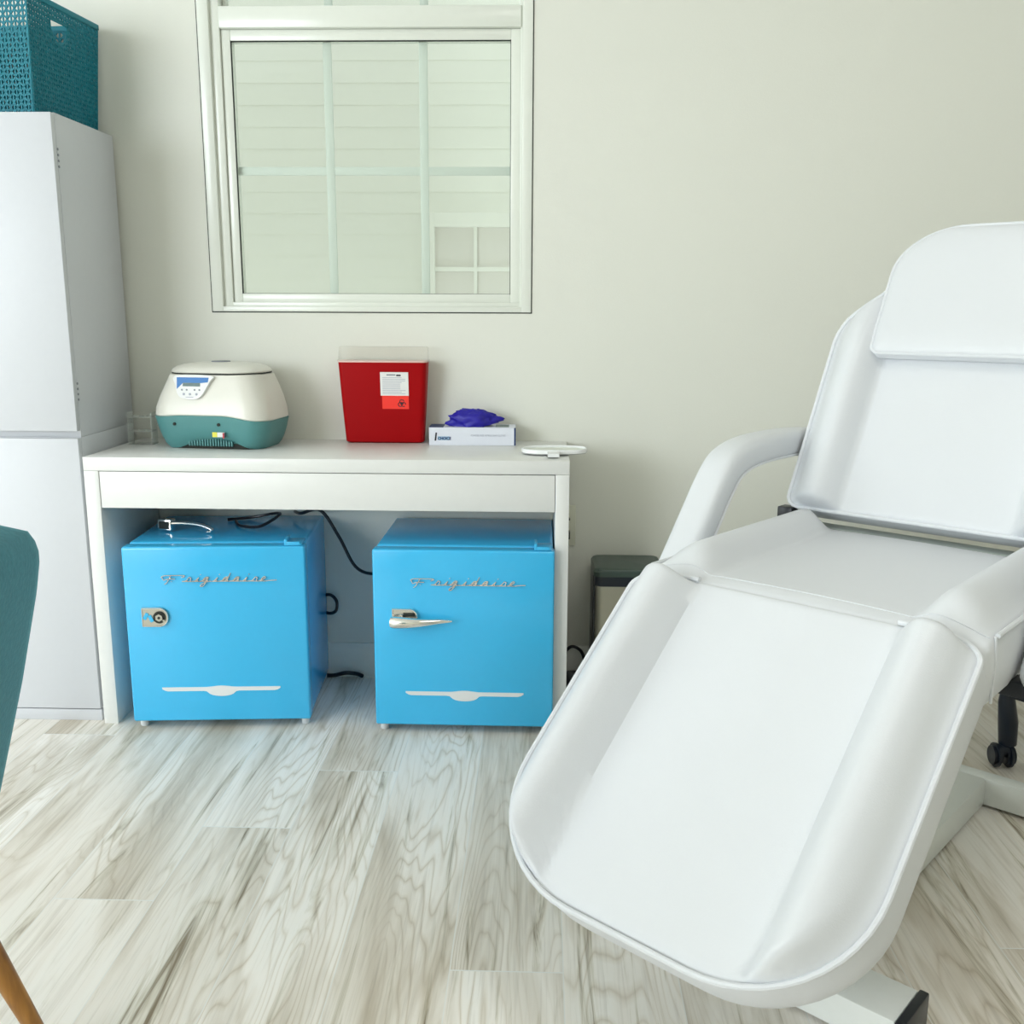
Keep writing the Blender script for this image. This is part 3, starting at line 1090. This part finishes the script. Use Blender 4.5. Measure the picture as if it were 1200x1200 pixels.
shield = [(-0.052, 0.031), (0.053, 0.031), (0.050, 0.018), (0.041, 0.002), (0.029, -0.018), (0.016, -0.028), (0.0, -0.030), (-0.020, -0.029), (-0.036, -0.024), (-0.045, -0.012), (-0.049, 0.004)]
shield = [(p.x, p.y) for p in spline([(a, b_, 0) for a, b_ in shield], 3, True)]
cp = obj('control_panel', dpanel(bmesh.new(), shield, -0.0085, 0.003), M['panelw'], cf, label='shield-shaped white control panel')
obj('blue_field', dpanel(bmesh.new(), [(-0.047, 0.026), (0.046, 0.026), (0.044, 0.014), (0.024, 0.012), (-0.028, 0.012), (-0.045, -0.004)], -0.0092, -0.008), M['panelb'], cp)
obj('display', dpanel(bmesh.new(), [(-0.028, 0.003), (0.022, 0.003), (0.022, 0.012), (-0.028, 0.012)], -0.0098, -0.009), M['lcd'], cp)
for k, (x, z) in enumerate(((-0.030, -0.006), (-0.016, -0.006), (0.007, -0.006), (0.021, -0.006), (-0.024, -0.017), (-0.006, -0.017), (0.013, -0.017))):
    bm = cyl(bmesh.new(), (x, -0.009, z), 0.0032 if k > 3 else 0.0024, 0.0016, 'y', 12)
    bm.transform(Mp)
    obj('button', bm, M['lgrey'] if k > 3 else M['grey'], cp)
obj('label_line', dpanel(bmesh.new(), [(-0.018, -0.0255), (0.004, -0.0255), (0.004, -0.0240), (-0.018, -0.0240)], -0.0092, -0.008), M['lgrey'], cp)
for x in (-0.093, 0.036):
    bm = cyl(bmesh.new(), (x, -0.1055, 0.066), 0.0042, 0.006, 'y', 12)
    obj('screw_hole', bm, M['hole'], cf)
bm = box(bmesh.new(), 0.016, 0.052, -0.1050, -0.100, 0.034, 0.046, 0.0004, 1)
st_ = obj('warning_sticker', bm, M['paper'], cf)
obj('yellow_patch', box(bmesh.new(), 0.016, 0.030, -0.1056, -0.104, 0.034, 0.0465), M['yellow'], st_)
obj('red_mark', box(bmesh.new(), 0.046, 0.050, -0.1056, -0.104, 0.031, 0.045), M['sred'], st_)
obj('red_mark', box(bmesh.new(), 0.0505, 0.0545, -0.1054, -0.104, 0.034, 0.046), M['ink'], st_)
bm = bmesh.new()
for k in range(17):
    x = -0.062 + k * 0.0078
    zz = 0.016 + 0.010 * math.exp(-((x) / 0.06) ** 2)
    box(bm, x - 0.0022, x + 0.0022, -0.0890, -0.078, 0.008, zz + 0.002, 0.0008, 1, Matrix.Translation((0, 0, 0)) @ Matrix.Rotation(0.0, 4, 'X'))
obj('vent_fins', bm, M['cent_t'], cf)
bm = loft(bmesh.new(), shell([(0.0, 0.134, 0.080, 0.080), (0.030, 0.140, 0.085, 0.085)], 0.045))
obj('dark_plinth', bm, M['hole'], cf)

# ------------------------------------------------------------------ clear tube rack
rk = thing('tube_rack', 'small clear acrylic tube rack beside the centrifuge on the desk', 'rack', (-1.070, 2.600, DH))
bm = bmesh.new()
for x in (-0.034, 0.030):
    box(bm, x, x + 0.0035, -0.018, 0.018, 0.0, 0.086, 0.0005, 1)
box(bm, -0.034, 0.0335, -0.018, 0.018, 0.000, 0.0035)
obj('end_frame', bm, M['acrylic'], rk)
for z in (0.034, 0.072):
    bm = bmesh.new()
    box(bm, -0.0305, 0.030, -0.018, 0.018, z, z + 0.0035)
    sh = obj('shelf', bm, M['acrylic'], rk)
    g = bmesh.new()
    for k in range(3):
        ring = [(-0.019 + 0.019 * k + 0.0065 * math.cos(a), 0.0065 * math.sin(a), z + 0.0038) for a in [2 * PI * q / 16 for q in range(16)]]
        tube(g, ring, 0.0005, 4, closed=True)
    obj('hole_rim', g, M['acrylic'], sh)

# ------------------------------------------------------------------ sharps container
sc = thing('sharps_container', 'red sharps container with a clear lid standing on the desk', 'container', (-0.4275, 2.678, DH))
bm = loft(bmesh.new(), stack([(0.0, .100, .018, 0, 0), (0.004, .1065, .024, 0, 0), (0.10, .1125, .030, 0, -0.003), (0.2200, .1190, .036, 0, -0.006)], 0.014))
bod = obj('bin_body', bm, M['redp'], sc)
bm = loft(bmesh.new(), stack([(0.2190, .1205, .0375, 0, -0.0055), (0.2250, .1215, .038, 0, -0.0055), (0.2255, .119, .036, 0, -0.006), (0.256, .1190, .030, 0, 0.002), (0.259, .117, .028, 0, 0.002)], 0.014))
obj('clear_lid', bm, M['clearlid'], sc)
bm = loft(bmesh.new(), stack([(0.2185, .1200, .037, 0, -0.0058), (0.2225, .1200, .037, 0, -0.0058)], 0.014))
obj('lid_flange', bm, mat('pale_pink_flange', (0.78, 0.55, 0.50), 0.35), sc)
ya = -0.0405


def tilt_lbl(x, z):
    # on the leaning front face
    return Matrix.Translation((x, -0.0245 - 0.0165 * z / 0.22 - 0.0022, z)) @ Matrix.Rotation(0.078, 4, 'X')


def lblbox(x0, x1, z0, z1, off, m, par, name):
    zc = (z0 + z1) / 2
    bm = box(bmesh.new(), x0, x1, -0.0004 - off, 0.0012, z0 - zc, z1 - zc, 0, 2, tilt_lbl(0, zc))
    return obj(name, bm, m, par, smooth=False)


lb = lblbox(-0.0055, 0.0700, 0.130, 0.193, 0.0, M['paper'], sc, 'white_label')
lr = lblbox(-0.0020, 0.0700, 0.094, 0.130, 0.0, M['rlabel'], sc, 'red_label')
lblbox(0.012, 0.036, 0.184, 0.1875, 0.0005, M['grey'], lb, 'print_line')
lblbox(0.038, 0.050, 0.1825, 0.1868, 0.0005, M['ink'], lb, 'print_line')
for k in range(11):
    z = 0.178 - k * 0.0043
    e = 0.062 if k % 3 else 0.052
    if 3 < k < 8:
        e = 0.048
    lblbox(0.000, e, z, z + 0.0012, 0.0005, M['lgrey'], lb, 'print_line')
bm = bmesh.new()
cz, cx = 0.109, 0.051
for a in (90, 210, 330):
    a = math.radians(a)
    ring = [(cx + 0.0052 * math.cos(a) + 0.0055 * math.cos(q), 0, 0.0052 * math.sin(a) + 0.0055 * math.sin(q)) for q in [2 * PI * k / 18 for k in range(18)] if not (abs(math.cos(q - a) - 1) < 0.12)]
    tube(bm, ring, 0.0011, 5)
tube(bm, [(cx + 0.0035 * math.cos(q), 0, 0.0035 * math.sin(q)) for q in [2 * PI * k / 14 for k in range(14)]], 0.0007, 5, closed=True)
bm.transform(Matrix.Translation((0, -0.0005, 0)))
bm.transform(tilt_lbl(0, cz))
obj('biohazard_symbol', bm, M['ink'], lr)

# ------------------------------------------------------------------ glove box
gb = thing('glove_box', 'white disposable glove carton beside the red container on the desk', 'box', (-0.1865, 2.663, DH), math.radians(1.0))
bxo('carton', -0.1160, 0.1160, -0.041, 0.041, 0.0, 0.0480, M['card'], gb, 0.0008, 1)
bm = bmesh.new()
box(bm, -0.1162, -0.078, -0.0405, 0.0405, 0.0479, 0.0484)
obj('navy_corner', prism(bmesh.new(), [(0, 0), (0, 0)], 0, 0) if False else bm, M['navy'], gb)
bm = bmesh.new()
ell = [(0.060 * math.cos(a), 0.022 * math.sin(a)) for a in [2 * PI * k / 30 for k in range(30)]]
vsb = [bm.verts.new((x - 0.005, y, 0.0485)) for x, y in ell]
bm.faces.new(vsb)
obj('opening', bm, M['navy'], gb)
bm = box(bmesh.new(), 0.062, 0.098, -0.030, 0.030, 0.0479, 0.0484)
obj('green_panel', bm, mat('grey_green_print', (0.24, 0.30, 0.28), 0.5), gb)
bm = box(bmesh.new(), 0.1159, 0.1164, -0.0405, -0.020, 0.0004, 0.0476)
box(bm, 0.1125, 0.1164, -0.0414, -0.0405, 0.0004, 0.0476)
obj('edge_stripe', bm, M['navy'], gb)
text_obj('numeral_print', '1', 0.030, M['ink'], gb, up_text(-0.1065, -0.0413, 0.0130), shear=0.12, bold=0.0007)
bm = box(bmesh.new(), -0.0925, -0.0605, -0.0412, -0.0408, 0.0140, 0.0240)
cpb = obj('choice_patch', bm, mat('pale_blue_patch', (0.35, 0.55, 0.72), 0.5), gb)
text_obj('word_print', 'CHOICE', 0.0105, M['navy'], gb, up_text(-0.0925, -0.0416, 0.0152), shear=0.1, bold=0.0004, sx=0.90)
text_obj('line_print', 'POWDER FREE NITRILE EXAM GLOVES', 0.0068, M['lgrey'], gb, up_text(-0.004, -0.0413, 0.0245), sx=0.80)
bm = box(bmesh.new(), 0.008, 0.104, -0.0413, -0.0409, 0.0165, 0.0175)
obj('print_line', bm, M['card'], gb)

# crumpled glove pulled from the box
gl = bmesh.new()
bmesh.ops.create_icosphere(gl, subdivisions=4, radius=1.0)
from mathutils import noise as mn
for v in gl.verts:
    p = v.co.copy()
    d = 1 + 0.30 * mn.noise(p * 1.7 + Vector((3, 1, 2))) + 0.42 * (0.3 - abs(mn.noise(p * 2.6))) + 0.14 * mn.noise(p * 6)
    x = p.x * 0.066 * d
    y = p.y * 0.028 * d
    z = max(-0.35, p.z) * 0.036 * d
    if x > 0.018:      # tail of the glove narrows and droops to the right
        k = (x - 0.018) / 0.05
        z = z * (1 - 0.55 * min(1, k)) + 0.006 * min(1, k)
        y *= 1 - 0.35 * min(1, k)
    v.co = Vector((x, y, z))
g_o = obj('glove', gl, M['glove'], None, angle=80)
g_o.location = (-0.182, 2.658, DH + 0.0480 + 0.0120)
tag(g_o, 'crumpled violet-blue nitrile glove pulled out of the carton', 'glove')

# ------------------------------------------------------------------ hand mirror
hm = thing('hand_mirror', 'white oval hand mirror lying over the desk\'s right corner', 'mirror', (0.033, 2.478, DH + 0.003), math.radians(3))


def oval(a, b_, n=40, e=2.6):
    p = []
    for k in range(n):
        t_ = 2 * PI * k / n
        c_, s_ = math.cos(t_), math.sin(t_)
        p.append((a * abs(c_) ** (2 / e) * (1 if c_ > 0 else -1), b_ * abs(s_) ** (2 / e) * (1 if s_ > 0 else -1)))
    return p


bm = bmesh.new()
secs = []
for z, k in ((0.0, 0.93), (0.003, 1.0), (0.009, 1.0), (0.012, 0.975), (0.0125, 0.93), (0.010, 0.90), (0.0092, 0.88)):
    secs.append([(x * (1 - (1 - k) * 0.55), y * (1 - (1 - k) * 1.4), z) for x, y in oval(0.083, 0.050)])
obj('mirror_frame', loft(bm, secs), M['mirw'], hm)
bm = bmesh.new()
bm.faces.new([bm.verts.new((x, y, 0.0096)) for x, y in oval(0.078, 0.0415)])
obj('mirror_face', bm, M['mirror'], hm)
bm = loft(bmesh.new(), [[(x - 0.006 + dx, -0.045 - t_ * 0.05, z) for x, z in ((-0.014, 0.002), (0.014, 0.002), (0.014, 0.010), (-0.014, 0.010))] for t_, dx in ((0, 0), (0.5, -0.001), (1.0, -0.002))])
obj('handle', bm, M['mirw'], hm)

# ------------------------------------------------------------------ treatment chair
TC = thing('treatment_chair', 'white leatherette treatment chair with raised back and lowered leg rest', 'treatment chair', (0.3947, 1.5087, 0.0), -0.7095)


def pad(rows, hfun, T, O, S, N, piping=0.0045, bulge=0.006, nu=72, skip_top=None):
    """upholstered pad: rows (s, halfwidth); hfun(u, s, w) height; placed by origin O, length dir S, normal N"""
    O, S, N = Vector(O), Vector(S), Vector(N)
    U = Vector((1, 0, 0))

    def P(u, s, h):
        return O + U * u + S * s + N * h
    bm = bmesh.new()
    grid = []
    for s, w_ in rows:
        grid.append([bm.verts.new(P(w_ * (-1 + 2 * i / nu), s, hfun(w_ * (-1 + 2 * i / nu), s, w_))) for i in range(nu + 1)])
    for a, b_ in zip(grid, grid[1:]):
        for i in range(nu):
            bm.faces.new((a[i], a[i + 1], b_[i + 1], b_[i]))
    # outline (clockwise)
    loop = [grid[0][i] for i in range(nu + 1)] + [r[-1] for r in grid[1:]] + [grid[-1][i] for i in range(nu - 1, -1, -1)] + [r[0] for r in grid[-2:0:-1]]
    info = [(rows[0][1] * (-1 + 2 * i / nu), rows[0][0]) for i in range(nu + 1)] + [(w_, s) for s, w_ in rows[1:]] + [(rows[-1][1] * (-1 + 2 * i / nu), rows[-1][0]) for i in range(nu - 1, -1, -1)] + [(-w_, s) for s, w_ in rows[-2:0:-1]]
    smid = (rows[0][0] + rows[-1][0]) / 2
    n = len(loop)
    nr = []
    for i, (u, s) in enumerate(info):
        a, b_ = info[i - 1], info[(i + 1) % n]
        t_ = Vector((b_[0] - a[0], b_[1] - a[1], 0))
        q = Vector((t_.y, -t_.x, 0))
        if q.length < 1e-9:
            q = Vector((u, s - smid, 0))
        q.normalize()
        if q.x * u + q.y * (s - smid) < 0:
            q = -q
        nr.append(q)
    prev = loop
    levels = 6
    for l in range(1, levels + 1):
        f = l / levels
        off = bulge * math.sin(PI * min(1, f * 1.0)) - (0.006 * max(0, f - 0.8) / 0.2)
        ring = []
        for (u, s), q in zip(info, nr):
            ring.append(bm.verts.new(P(u + q.x * off, s + q.y * off, -T * f)))
        for i in range(n):
            bm.faces.new((prev[i], prev[(i + 1) % n], ring[(i + 1) % n], ring[i]))
        prev = ring
    bm.faces.new(prev)
    pb = None
    if piping:
        pb = bmesh.new()
        pp = [P(u + q.x * 0.001, s + q.y * 0.001, 0.001) for (u, s), q in zip(info, nr)]
        if skip_top:        # the cord runs only round the outside, not along the middle of the hinge edge
            k0 = next(i for i, (u, s) in enumerate(info) if u > skip_top)
            k1 = n - 1
            head = [i for i in range(0, k0) if info[i][0] < -skip_top]
            pp = pp[k0:] + [pp[i] for i in head]
        out = [pp[0]]
        for p in pp[1:]:
            if (p - out[-1]).length > 0.006:
                out.append(p)
        tube(pb, out, piping, 8, closed=not skip_top)
    return bm, pb


def ell_rows(s0, s1, W, top, bot, n=26):
    """half-width rows with elliptical corners; top/bot = (rs, ru)"""
    rows = []
    S = []
    for k in range(11):
        S.append(s0 + top[0] * (1 - math.cos(PI / 2 * k / 10)))
    a, b_ = s0 + top[0], s1 - bot[0]
    for k in range(1, n):
        S.append(a + (b_ - a) * k / n)
    for k in range(13):
        S.append(s1 - bot[0] * (1 - math.sin(PI / 2 * k / 12)))
    for s in S:
        w_ = W
        if s < s0 + top[0]:
            t_ = (s0 + top[0] - s) / top[0]
            w_ = W - top[1] + top[1] * math.sqrt(max(0, 1 - t_ * t_))
        elif s > s1 - bot[0]:
            t_ = (s - (s1 - bot[0])) / bot[0]
            w_ = W - bot[1] + bot[1] * math.sqrt(max(0, 1 - t_ * t_))
        rows.append((s, w_))
    return rows


def bolster(u, W, g, hb_):
    t_ = (abs(u) - g) / (W - g)
    if t_ <= 0:
        return 0.0
    if t_ < 0.4:
        return hb_ * math.sin(PI / 2 * t_ / 0.4)
    return hb_ * math.cos(PI / 2 * min(1, (t_ - 0.4) / 0.6)) ** 1.3


def make_h(W, g, hb_, s0, s1, fade0=0.03, fade1=0.06, edge=0.014):
    def h(u, s, w_):
        d = max(0.0, min(w_ - abs(u), 1.0))
        e = min(d, s - s0, s1 - s)
        rim = math.sqrt(max(0, 1 - (1 - min(1, max(0, e) / edge)) ** 2))
        f = smooth01((s - s0) / fade0) * smooth01((s1 - s) / fade1) * smooth01(d / 0.03)
        return 0.004 * rim + bolster(u, W, g, hb_) * f + 0.003 * math.cos(PI / 2 * min(1, abs(u) / g)) * rim
    return h


def emit_pad(name, rows, hf, T, O, S, N, label=None, **k):
    bm, pb = pad(rows, hf, T, O, S, N, **k)
    o = obj(name, bm, M['leather'], TC, angle=60, label=label)
    if pb:
        obj('piping', pb, M['leather'], o)
    return o


# leg rest
aL = 0.7072
SL = (0, -math.cos(aL), -math.sin(aL))
NL = (0, -math.sin(aL), math.cos(aL))
rows = ell_rows(-0.018, 0.560, 0.293, (0.040, 0.085), (0.185, 0.195))
emit_pad('leg_rest', rows, (lambda f: (lambda u, s, w_: f(u, s, w_) - 0.007 * (1 - smooth01((abs(u) - 0.172) / 0.08))))(make_h(0.293, 0.172, 0.058, -0.018, 0.560, 0.02, 0.05)), 0.095, (0, 0, 0.5885), SL, NL, bulge=0.002, skip_top=0.165)

# seat
rows = ell_rows(0.006, 0.555, 0.292, (0.025, 0.03), (0.03, 0.03))
hs0 = make_h(0.292, 0.176, 0.045, 0.006, 0.555, 0.10, 0.05)


def hseat(u, s, w_):
    d = s - 0.006
    roll = 0.0 if d > 0.055 else -0.036 * (1 - math.sqrt(max(0, 1 - (1 - d / 0.055) ** 2)))
    return hs0(u, s, w_) + roll


emit_pad('seat', rows, hseat, 0.105, (0, 0, 0.598), (0, 1, 0), (0, 0, 1), piping=0.0, bulge=0.004)
bm = bmesh.new()
tube(bm, [(0.2935, 0.045, 0.600), (0.296, 0.046, 0.560), (0.2955, 0.046, 0.50)], 0.0022, 6)
sm_ = []
for k in range(61):
    u = -0.288 + 0.576 * k / 60
    ya = 0.040 + 0.014 * (1 - smooth01((abs(u) - 0.14) / 0.13))
    sm_.append((u, ya, 0.598 + hseat(u, ya, 0.292) + 0.0002))
tube(bm, sm_, 0.0009, 6)
obj('seat_seam', bm, M['leather'], TC)
bm = bmesh.new()
tube(bm, [(0.2945, 0.05, 0.600), (0.2945, 0.30, 0.600), (0.2945, 0.54, 0.600)], 0.004, 8)
tube(bm, [(-0.2945, 0.05, 0.600), (-0.2945, 0.30, 0.600), (-0.2945, 0.54, 0.600)], 0.004, 8)
obj('piping', bm, M['leather'], TC)

# backrest
aB = math.radians(61.6)
SB = (0, math.cos(aB), math.sin(aB))
NB = (0, -math.sin(aB), math.cos(aB))
tab = [(0.0, 0.262), (0.003, 0.274), (0.009, 0.283), (0.018, 0.288), (0.03, 0.289)] + [(0.03 + 0.36 * k / 24, 0.289) for k in range(1, 25)] + [(0.41, 0.2865), (0.43, 0.280), (0.447, 0.272), (0.465, 0.257), (0.483, 0.239), (0.505, 0.214), (0.529, 0.190), (0.56, 0.160), (0.60, 0.12), (0.61, 0.10)]
emit_pad('backrest', tab, make_h(0.289, 0.168, 0.054, 0.0, 0.61, 0.012, 0.26), 0.075, (0, 0.55, 0.640), SB, NB, bulge=0.002)
# head pillow, lying on the upper part of the backrest
rows = ell_rows(0, 0.298, 0.188, (0.020, 0.020), (0.110, 0.140), 14)
O = Vector((0, 0.55, 0.640)) + Vector(SB) * 0.352 + Vector(NB) * 0.034


def hpil(u, s, w_):
    d = max(0.0, min(w_ - abs(u), s, 0.298 - s))
    return 0.014 * math.sqrt(max(0, 1 - (1 - min(1, d / 0.05)) ** 2))


emit_pad('head_pillow', rows, hpil, 0.030, O, SB, NB, bulge=0.004, piping=0.0038)


# armrests
def arm(sx):
    x0 = sx * 0.338
    path = spline([(x0, 0.150, 0.500), (x0, 0.205, 0.560), (x0, 0.268, 0.638), (x0, 0.325, 0.708), (x0, 0.372, 0.746), (x0, 0.455, 0.763), (x0, 0.60, 0.766), (x0, 0.72, 0.760), (x0, 0.80, 0.752)], 6)
    bm = bmesh.new()
    rings = []
    N_ = len(path)
    for i, p in enumerate(path):
        d = (path[min(i + 1, N_ - 1)] - path[max(i - 1, 0)]).normalized()
        up_ = Vector((1, 0, 0)).cross(d)
        if up_.z < 0:
            up_ = -up_
        hw2, hh2 = 0.036, 0.030
        f = min(i, N_ - 1 - i) / 3.0
        k = 1 if f >= 1 else 0.7 + 0.3 * math.sqrt(max(0, 1 - (1 - f) ** 2))
        sec = rrect(hw2 * k, hh2 * k, 0.018 * k, 4)
        rings.append([p + Vector((a, 0, 0)) + up_ * b_ for a, b_ in sec])
    loft(bm, rings)
    o = obj('armrest', bm, M['leather'], TC, angle=50)
    pb = bmesh.new()
    for sgn in (-1, 1):
        pts = []
        for i in range(2, N_ - 2):
            p = path[i]
            d = (path[i + 1] - path[i - 1]).normalized()
            up_ = Vector((1, 0, 0)).cross(d)
            if up_.z < 0:
                up_ = -up_
            pts.append(p + Vector((sgn * 0.034, 0, 0)) - up_ * 0.024)
        tube(pb, pts, 0.0028, 6)
    obj('piping', pb, M['leather'], o)
    # bracket that carries the arm under the seat
    bxo('arm_bracket', min(sx * 0.25, sx * 0.355), max(sx * 0.25, sx * 0.355), 0.16, 0.20, 0.475, 0.500, M['dark'], TC, 0.002)
    return o


arm(-1)
arm(1)
# mechanism, column and base
bxo('seat_frame', -0.235, 0.235, 0.06, 0.60, 0.462, 0.495, M['frame_white'], TC, 0.004)
for sx in (-1, 1):
    bxo('back_hinge', sx * 0.255 - 0.012, sx * 0.255 + 0.012, 0.535, 0.600, 0.52, 0.60, M['dark'], TC, 0.004)
bm = bmesh.new()
box(bm, -0.262, 0.262, 0.557, 0.606, 0.570, 0.602, 0.003)
box(bm, -0.262, 0.262, 0.560, 0.600, 0.540, 0.572, 0.003)
obj('hinge_rail', bm, mat('grey_metal_rail', (0.42, 0.47, 0.43), 0.45), TC)
bxo('pivot_cap', -0.312, -0.278, 0.552, 0.585, 0.588, 0.634, M['dark'], TC, 0.003)
bxo('rail_clip', 0.165, 0.185, 0.565, 0.585, 0.601, 0.604, M['dark'], TC, 0.001)
bm = box(bmesh.new(), -0.07, 0.07, 0.28, 0.42, 0.075, 0.462, 0.006)
obj('lift_column', bm, M['frame_white'], TC)
bm = box(bmesh.new(), -0.105, 0.118, -0.06, 0.745, 0.004, 0.066, 0.006)
obj('base_spine', bm, M['frame_white'], TC)
bm = box(bmesh.new(), -0.265, 0.262, -0.128, -0.036, 0.006, 0.062, 0.004)
obj('front_crossbar', bm, M['frame_white'], TC)
bm = box(bmesh.new(), -0.33, 0.33, 0.737, 0.777, 0.006, 0.067, 0.004)
obj('rear_crossbar', bm, M['frame_white'], TC)
for sx in (-1, 1):
    xa = 0.262 if sx > 0 else -0.277
    bxo('end_cap', xa, xa + 0.015, -0.131, -0.033, 0.002, 0.0635, M['dark'], TC, 0.003)
    xa = 0.33 if sx > 0 else -0.345
    bxo('end_cap', xa, xa + 0.015, 0.734, 0.780, 0.002, 0.070, M['dark'], TC, 0.003)
    bxo('glide_foot', sx * 0.235 - 0.02, sx * 0.235 + 0.02, -0.11, -0.05, 0.0, 0.008, M['dark'], TC, 0.001)
    bxo('glide_foot', sx * 0.30 - 0.02, sx * 0.30 + 0.02, 0.743, 0.772, 0.0, 0.008, M['dark'], TC, 0.001)

# ------------------------------------------------------------------ rolling stool behind the chair
SX, SY = 1.36, 2.17
so = thing('rolling_stool', 'black castered stool half hidden behind the treatment chair', 'stool', (SX, SY, 0))
bm = cyl(bmesh.new(), (0, 0, 0.185), 0.04, 0.09, 'z', 24, bev=0.006)
obj('hub', bm, M['darkm'], so)
obj('gas_column', cyl(bmesh.new(), (0, 0, 0.33), 0.024, 0.21, 'z', 20), M['dark'], so)
bm = loft(bmesh.new(), [[(r_ * math.cos(a), r_ * math.sin(a), z) for a in [2 * PI * k / 40 for k in range(40)]] for z, r_ in ((0.43, 0.15), (0.435, 0.165), (0.47, 0.172), (0.495, 0.165), (0.505, 0.14), (0.508, 0.08))])
obj('seat', bm, M['dark'], so)
for k in range(5):
    a = PI - 0.11 + 2 * PI * k / 5
    c_, s_ = math.cos(a), math.sin(a)
    secs = []
    for r_, zt, zb, hw2 in ((0.02, 0.240, 0.155, 0.030), (0.10, 0.240, 0.152, 0.030), (0.20, 0.238, 0.160, 0.028), (0.262, 0.238, 0.176, 0.024), (0.284, 0.230, 0.190, 0.017)):
        secs.append([(r_ * c_ - q * s_, r_ * s_ + q * c_, z) for q, z in ((-hw2, zb), (hw2, zb), (hw2, zt - 0.010), (hw2 * 0.6, zt), (-hw2 * 0.6, zt), (-hw2, zt - 0.010))])
    lg = obj('leg', loft(bmesh.new(), secs), M['darkm'], so)
    px, py = 0.270 * c_, 0.270 * s_
    bm = bmesh.new()
    tube(bm, [(px, py, 0.20), (px + 0.002, py, 0.16), (px + 0.010, py, 0.11), (px + 0.014, py, 0.055)], [0.013, 0.019, 0.022, 0.020], 14)
    obj('caster_stem', bm, M['darkm'], lg)
    bm = bmesh.new()
    cyl(bm, (px - 0.014, py - 0.006, 0.029), 0.029, 0.020, 'x', 24, bev=0.007)
    cyl(bm, (px + 0.016, py - 0.006, 0.029), 0.029, 0.020, 'x', 24, bev=0.007)
    cyl(bm, (px + 0.001, py - 0.006, 0.040), 0.016, 0.030, 'x', 16)
    obj('caster', bm, M['darkm'], lg)

# ------------------------------------------------------------------ teal velvet chair, left foreground
vc = thing('velvet_chair', 'teal velvet shell chair on wooden legs at the left edge', 'chair', (-0.95, 0.985, 0.0))
prof = [(0.36, -0.735), (0.42, -0.716), (0.51, -0.690), (0.58, -0.670), (0.64, -0.655), (0.70, -0.640), (0.745, -0.632), (0.775, -0.634)]


def xprof(z):
    for (z0, x0_), (z1, x1_) in zip(prof, prof[1:]):
        if z <= z1:
            return x0_ + (x1_ - x0_) * (z - z0) / (z1 - z0)
    return prof[-1][1]


bm = bmesh.new()
front, back = [], []
NZ, NY = 30, 30
ZT = 0.795
grid_o, grid_i = [], []
for i in range(NZ + 1):
    z = 0.36 + (ZT - 0.36) * i / NZ
    top = (ZT - z)
    hw2 = 0.215
    if top < 0.055:
        hw2 -= 0.055 * (1 - math.sqrt(max(0, 1 - (1 - top / 0.055) ** 2)))
    th = 0.030 if top > 0.028 else 0.030 * math.sqrt(max(0.0, 1 - (1 - top / 0.028) ** 2)) + 0.002
    ro, ri = [], []
    for j in range(NY + 1):
        v = -1 + 2 * j / NY
        ed = 1 - abs(v)
        te = th if ed > 0.10 else th * math.sqrt(max(0, 1 - (1 - ed / 0.10) ** 2)) + 0.001
        cxm = xprof(z) + 0.95 - 0.030 + 0.018 * (1 - v * v)
        yy = v * hw2
        ro.append(bm.verts.new((cxm + te, yy, z)))
        ri.append(bm.verts.new((cxm - te, yy, z)))
    grid_o.append(ro)
    grid_i.append(ri)
for G in (grid_o, grid_i):
    for a, b_ in zip(G, G[1:]):
        for j in range(NY):
            bm.faces.new((a[j], a[j + 1], b_[j + 1], b_[j]))
for i in range(NZ):
    for j in (0, NY):
        bm.faces.new((grid_o[i][j], grid_o[i + 1][j], grid_i[i + 1][j], grid_i[i][j]))
for i in (0, NZ):
    for j in range(NY):
        bm.faces.new((grid_o[i][j], grid_o[i][j + 1], grid_i[i][j + 1], grid_i[i][j]))
obj('backrest', bm, M['velvet'], vc, angle=60)
bm = loft(bmesh.new(), [[(x - 0.03, y, z) for x, y in rrect(a, b_, 0.09, 8)] for z, a, b_ in ((0.355, 0.20, 0.19), (0.365, 0.235, 0.215), (0.40, 0.245, 0.225), (0.43, 0.240, 0.222), (0.445, 0.21, 0.19))])
obj('seat', bm, M['velvet'], vc)
for sx in (-1, 1):
    for sy in (-1, 1):
        if sx > 0:
            a, b_ = (0.140, 0.155 * sy, 0.415), (0.262, 0.215 * sy, 0.0)
        else:
            a, b_ = (-0.16, 0.14 * sy, 0.38), (-0.24, 0.205 * sy, 0.0)
        bm = tube(bmesh.new(), [a, [(p + q) / 2 for p, q in zip(a, b_)], b_], [0.021, 0.0165, 0.010], 16)
        obj('leg', bm, M['wood'], vc, label='tapered brown wooden leg')
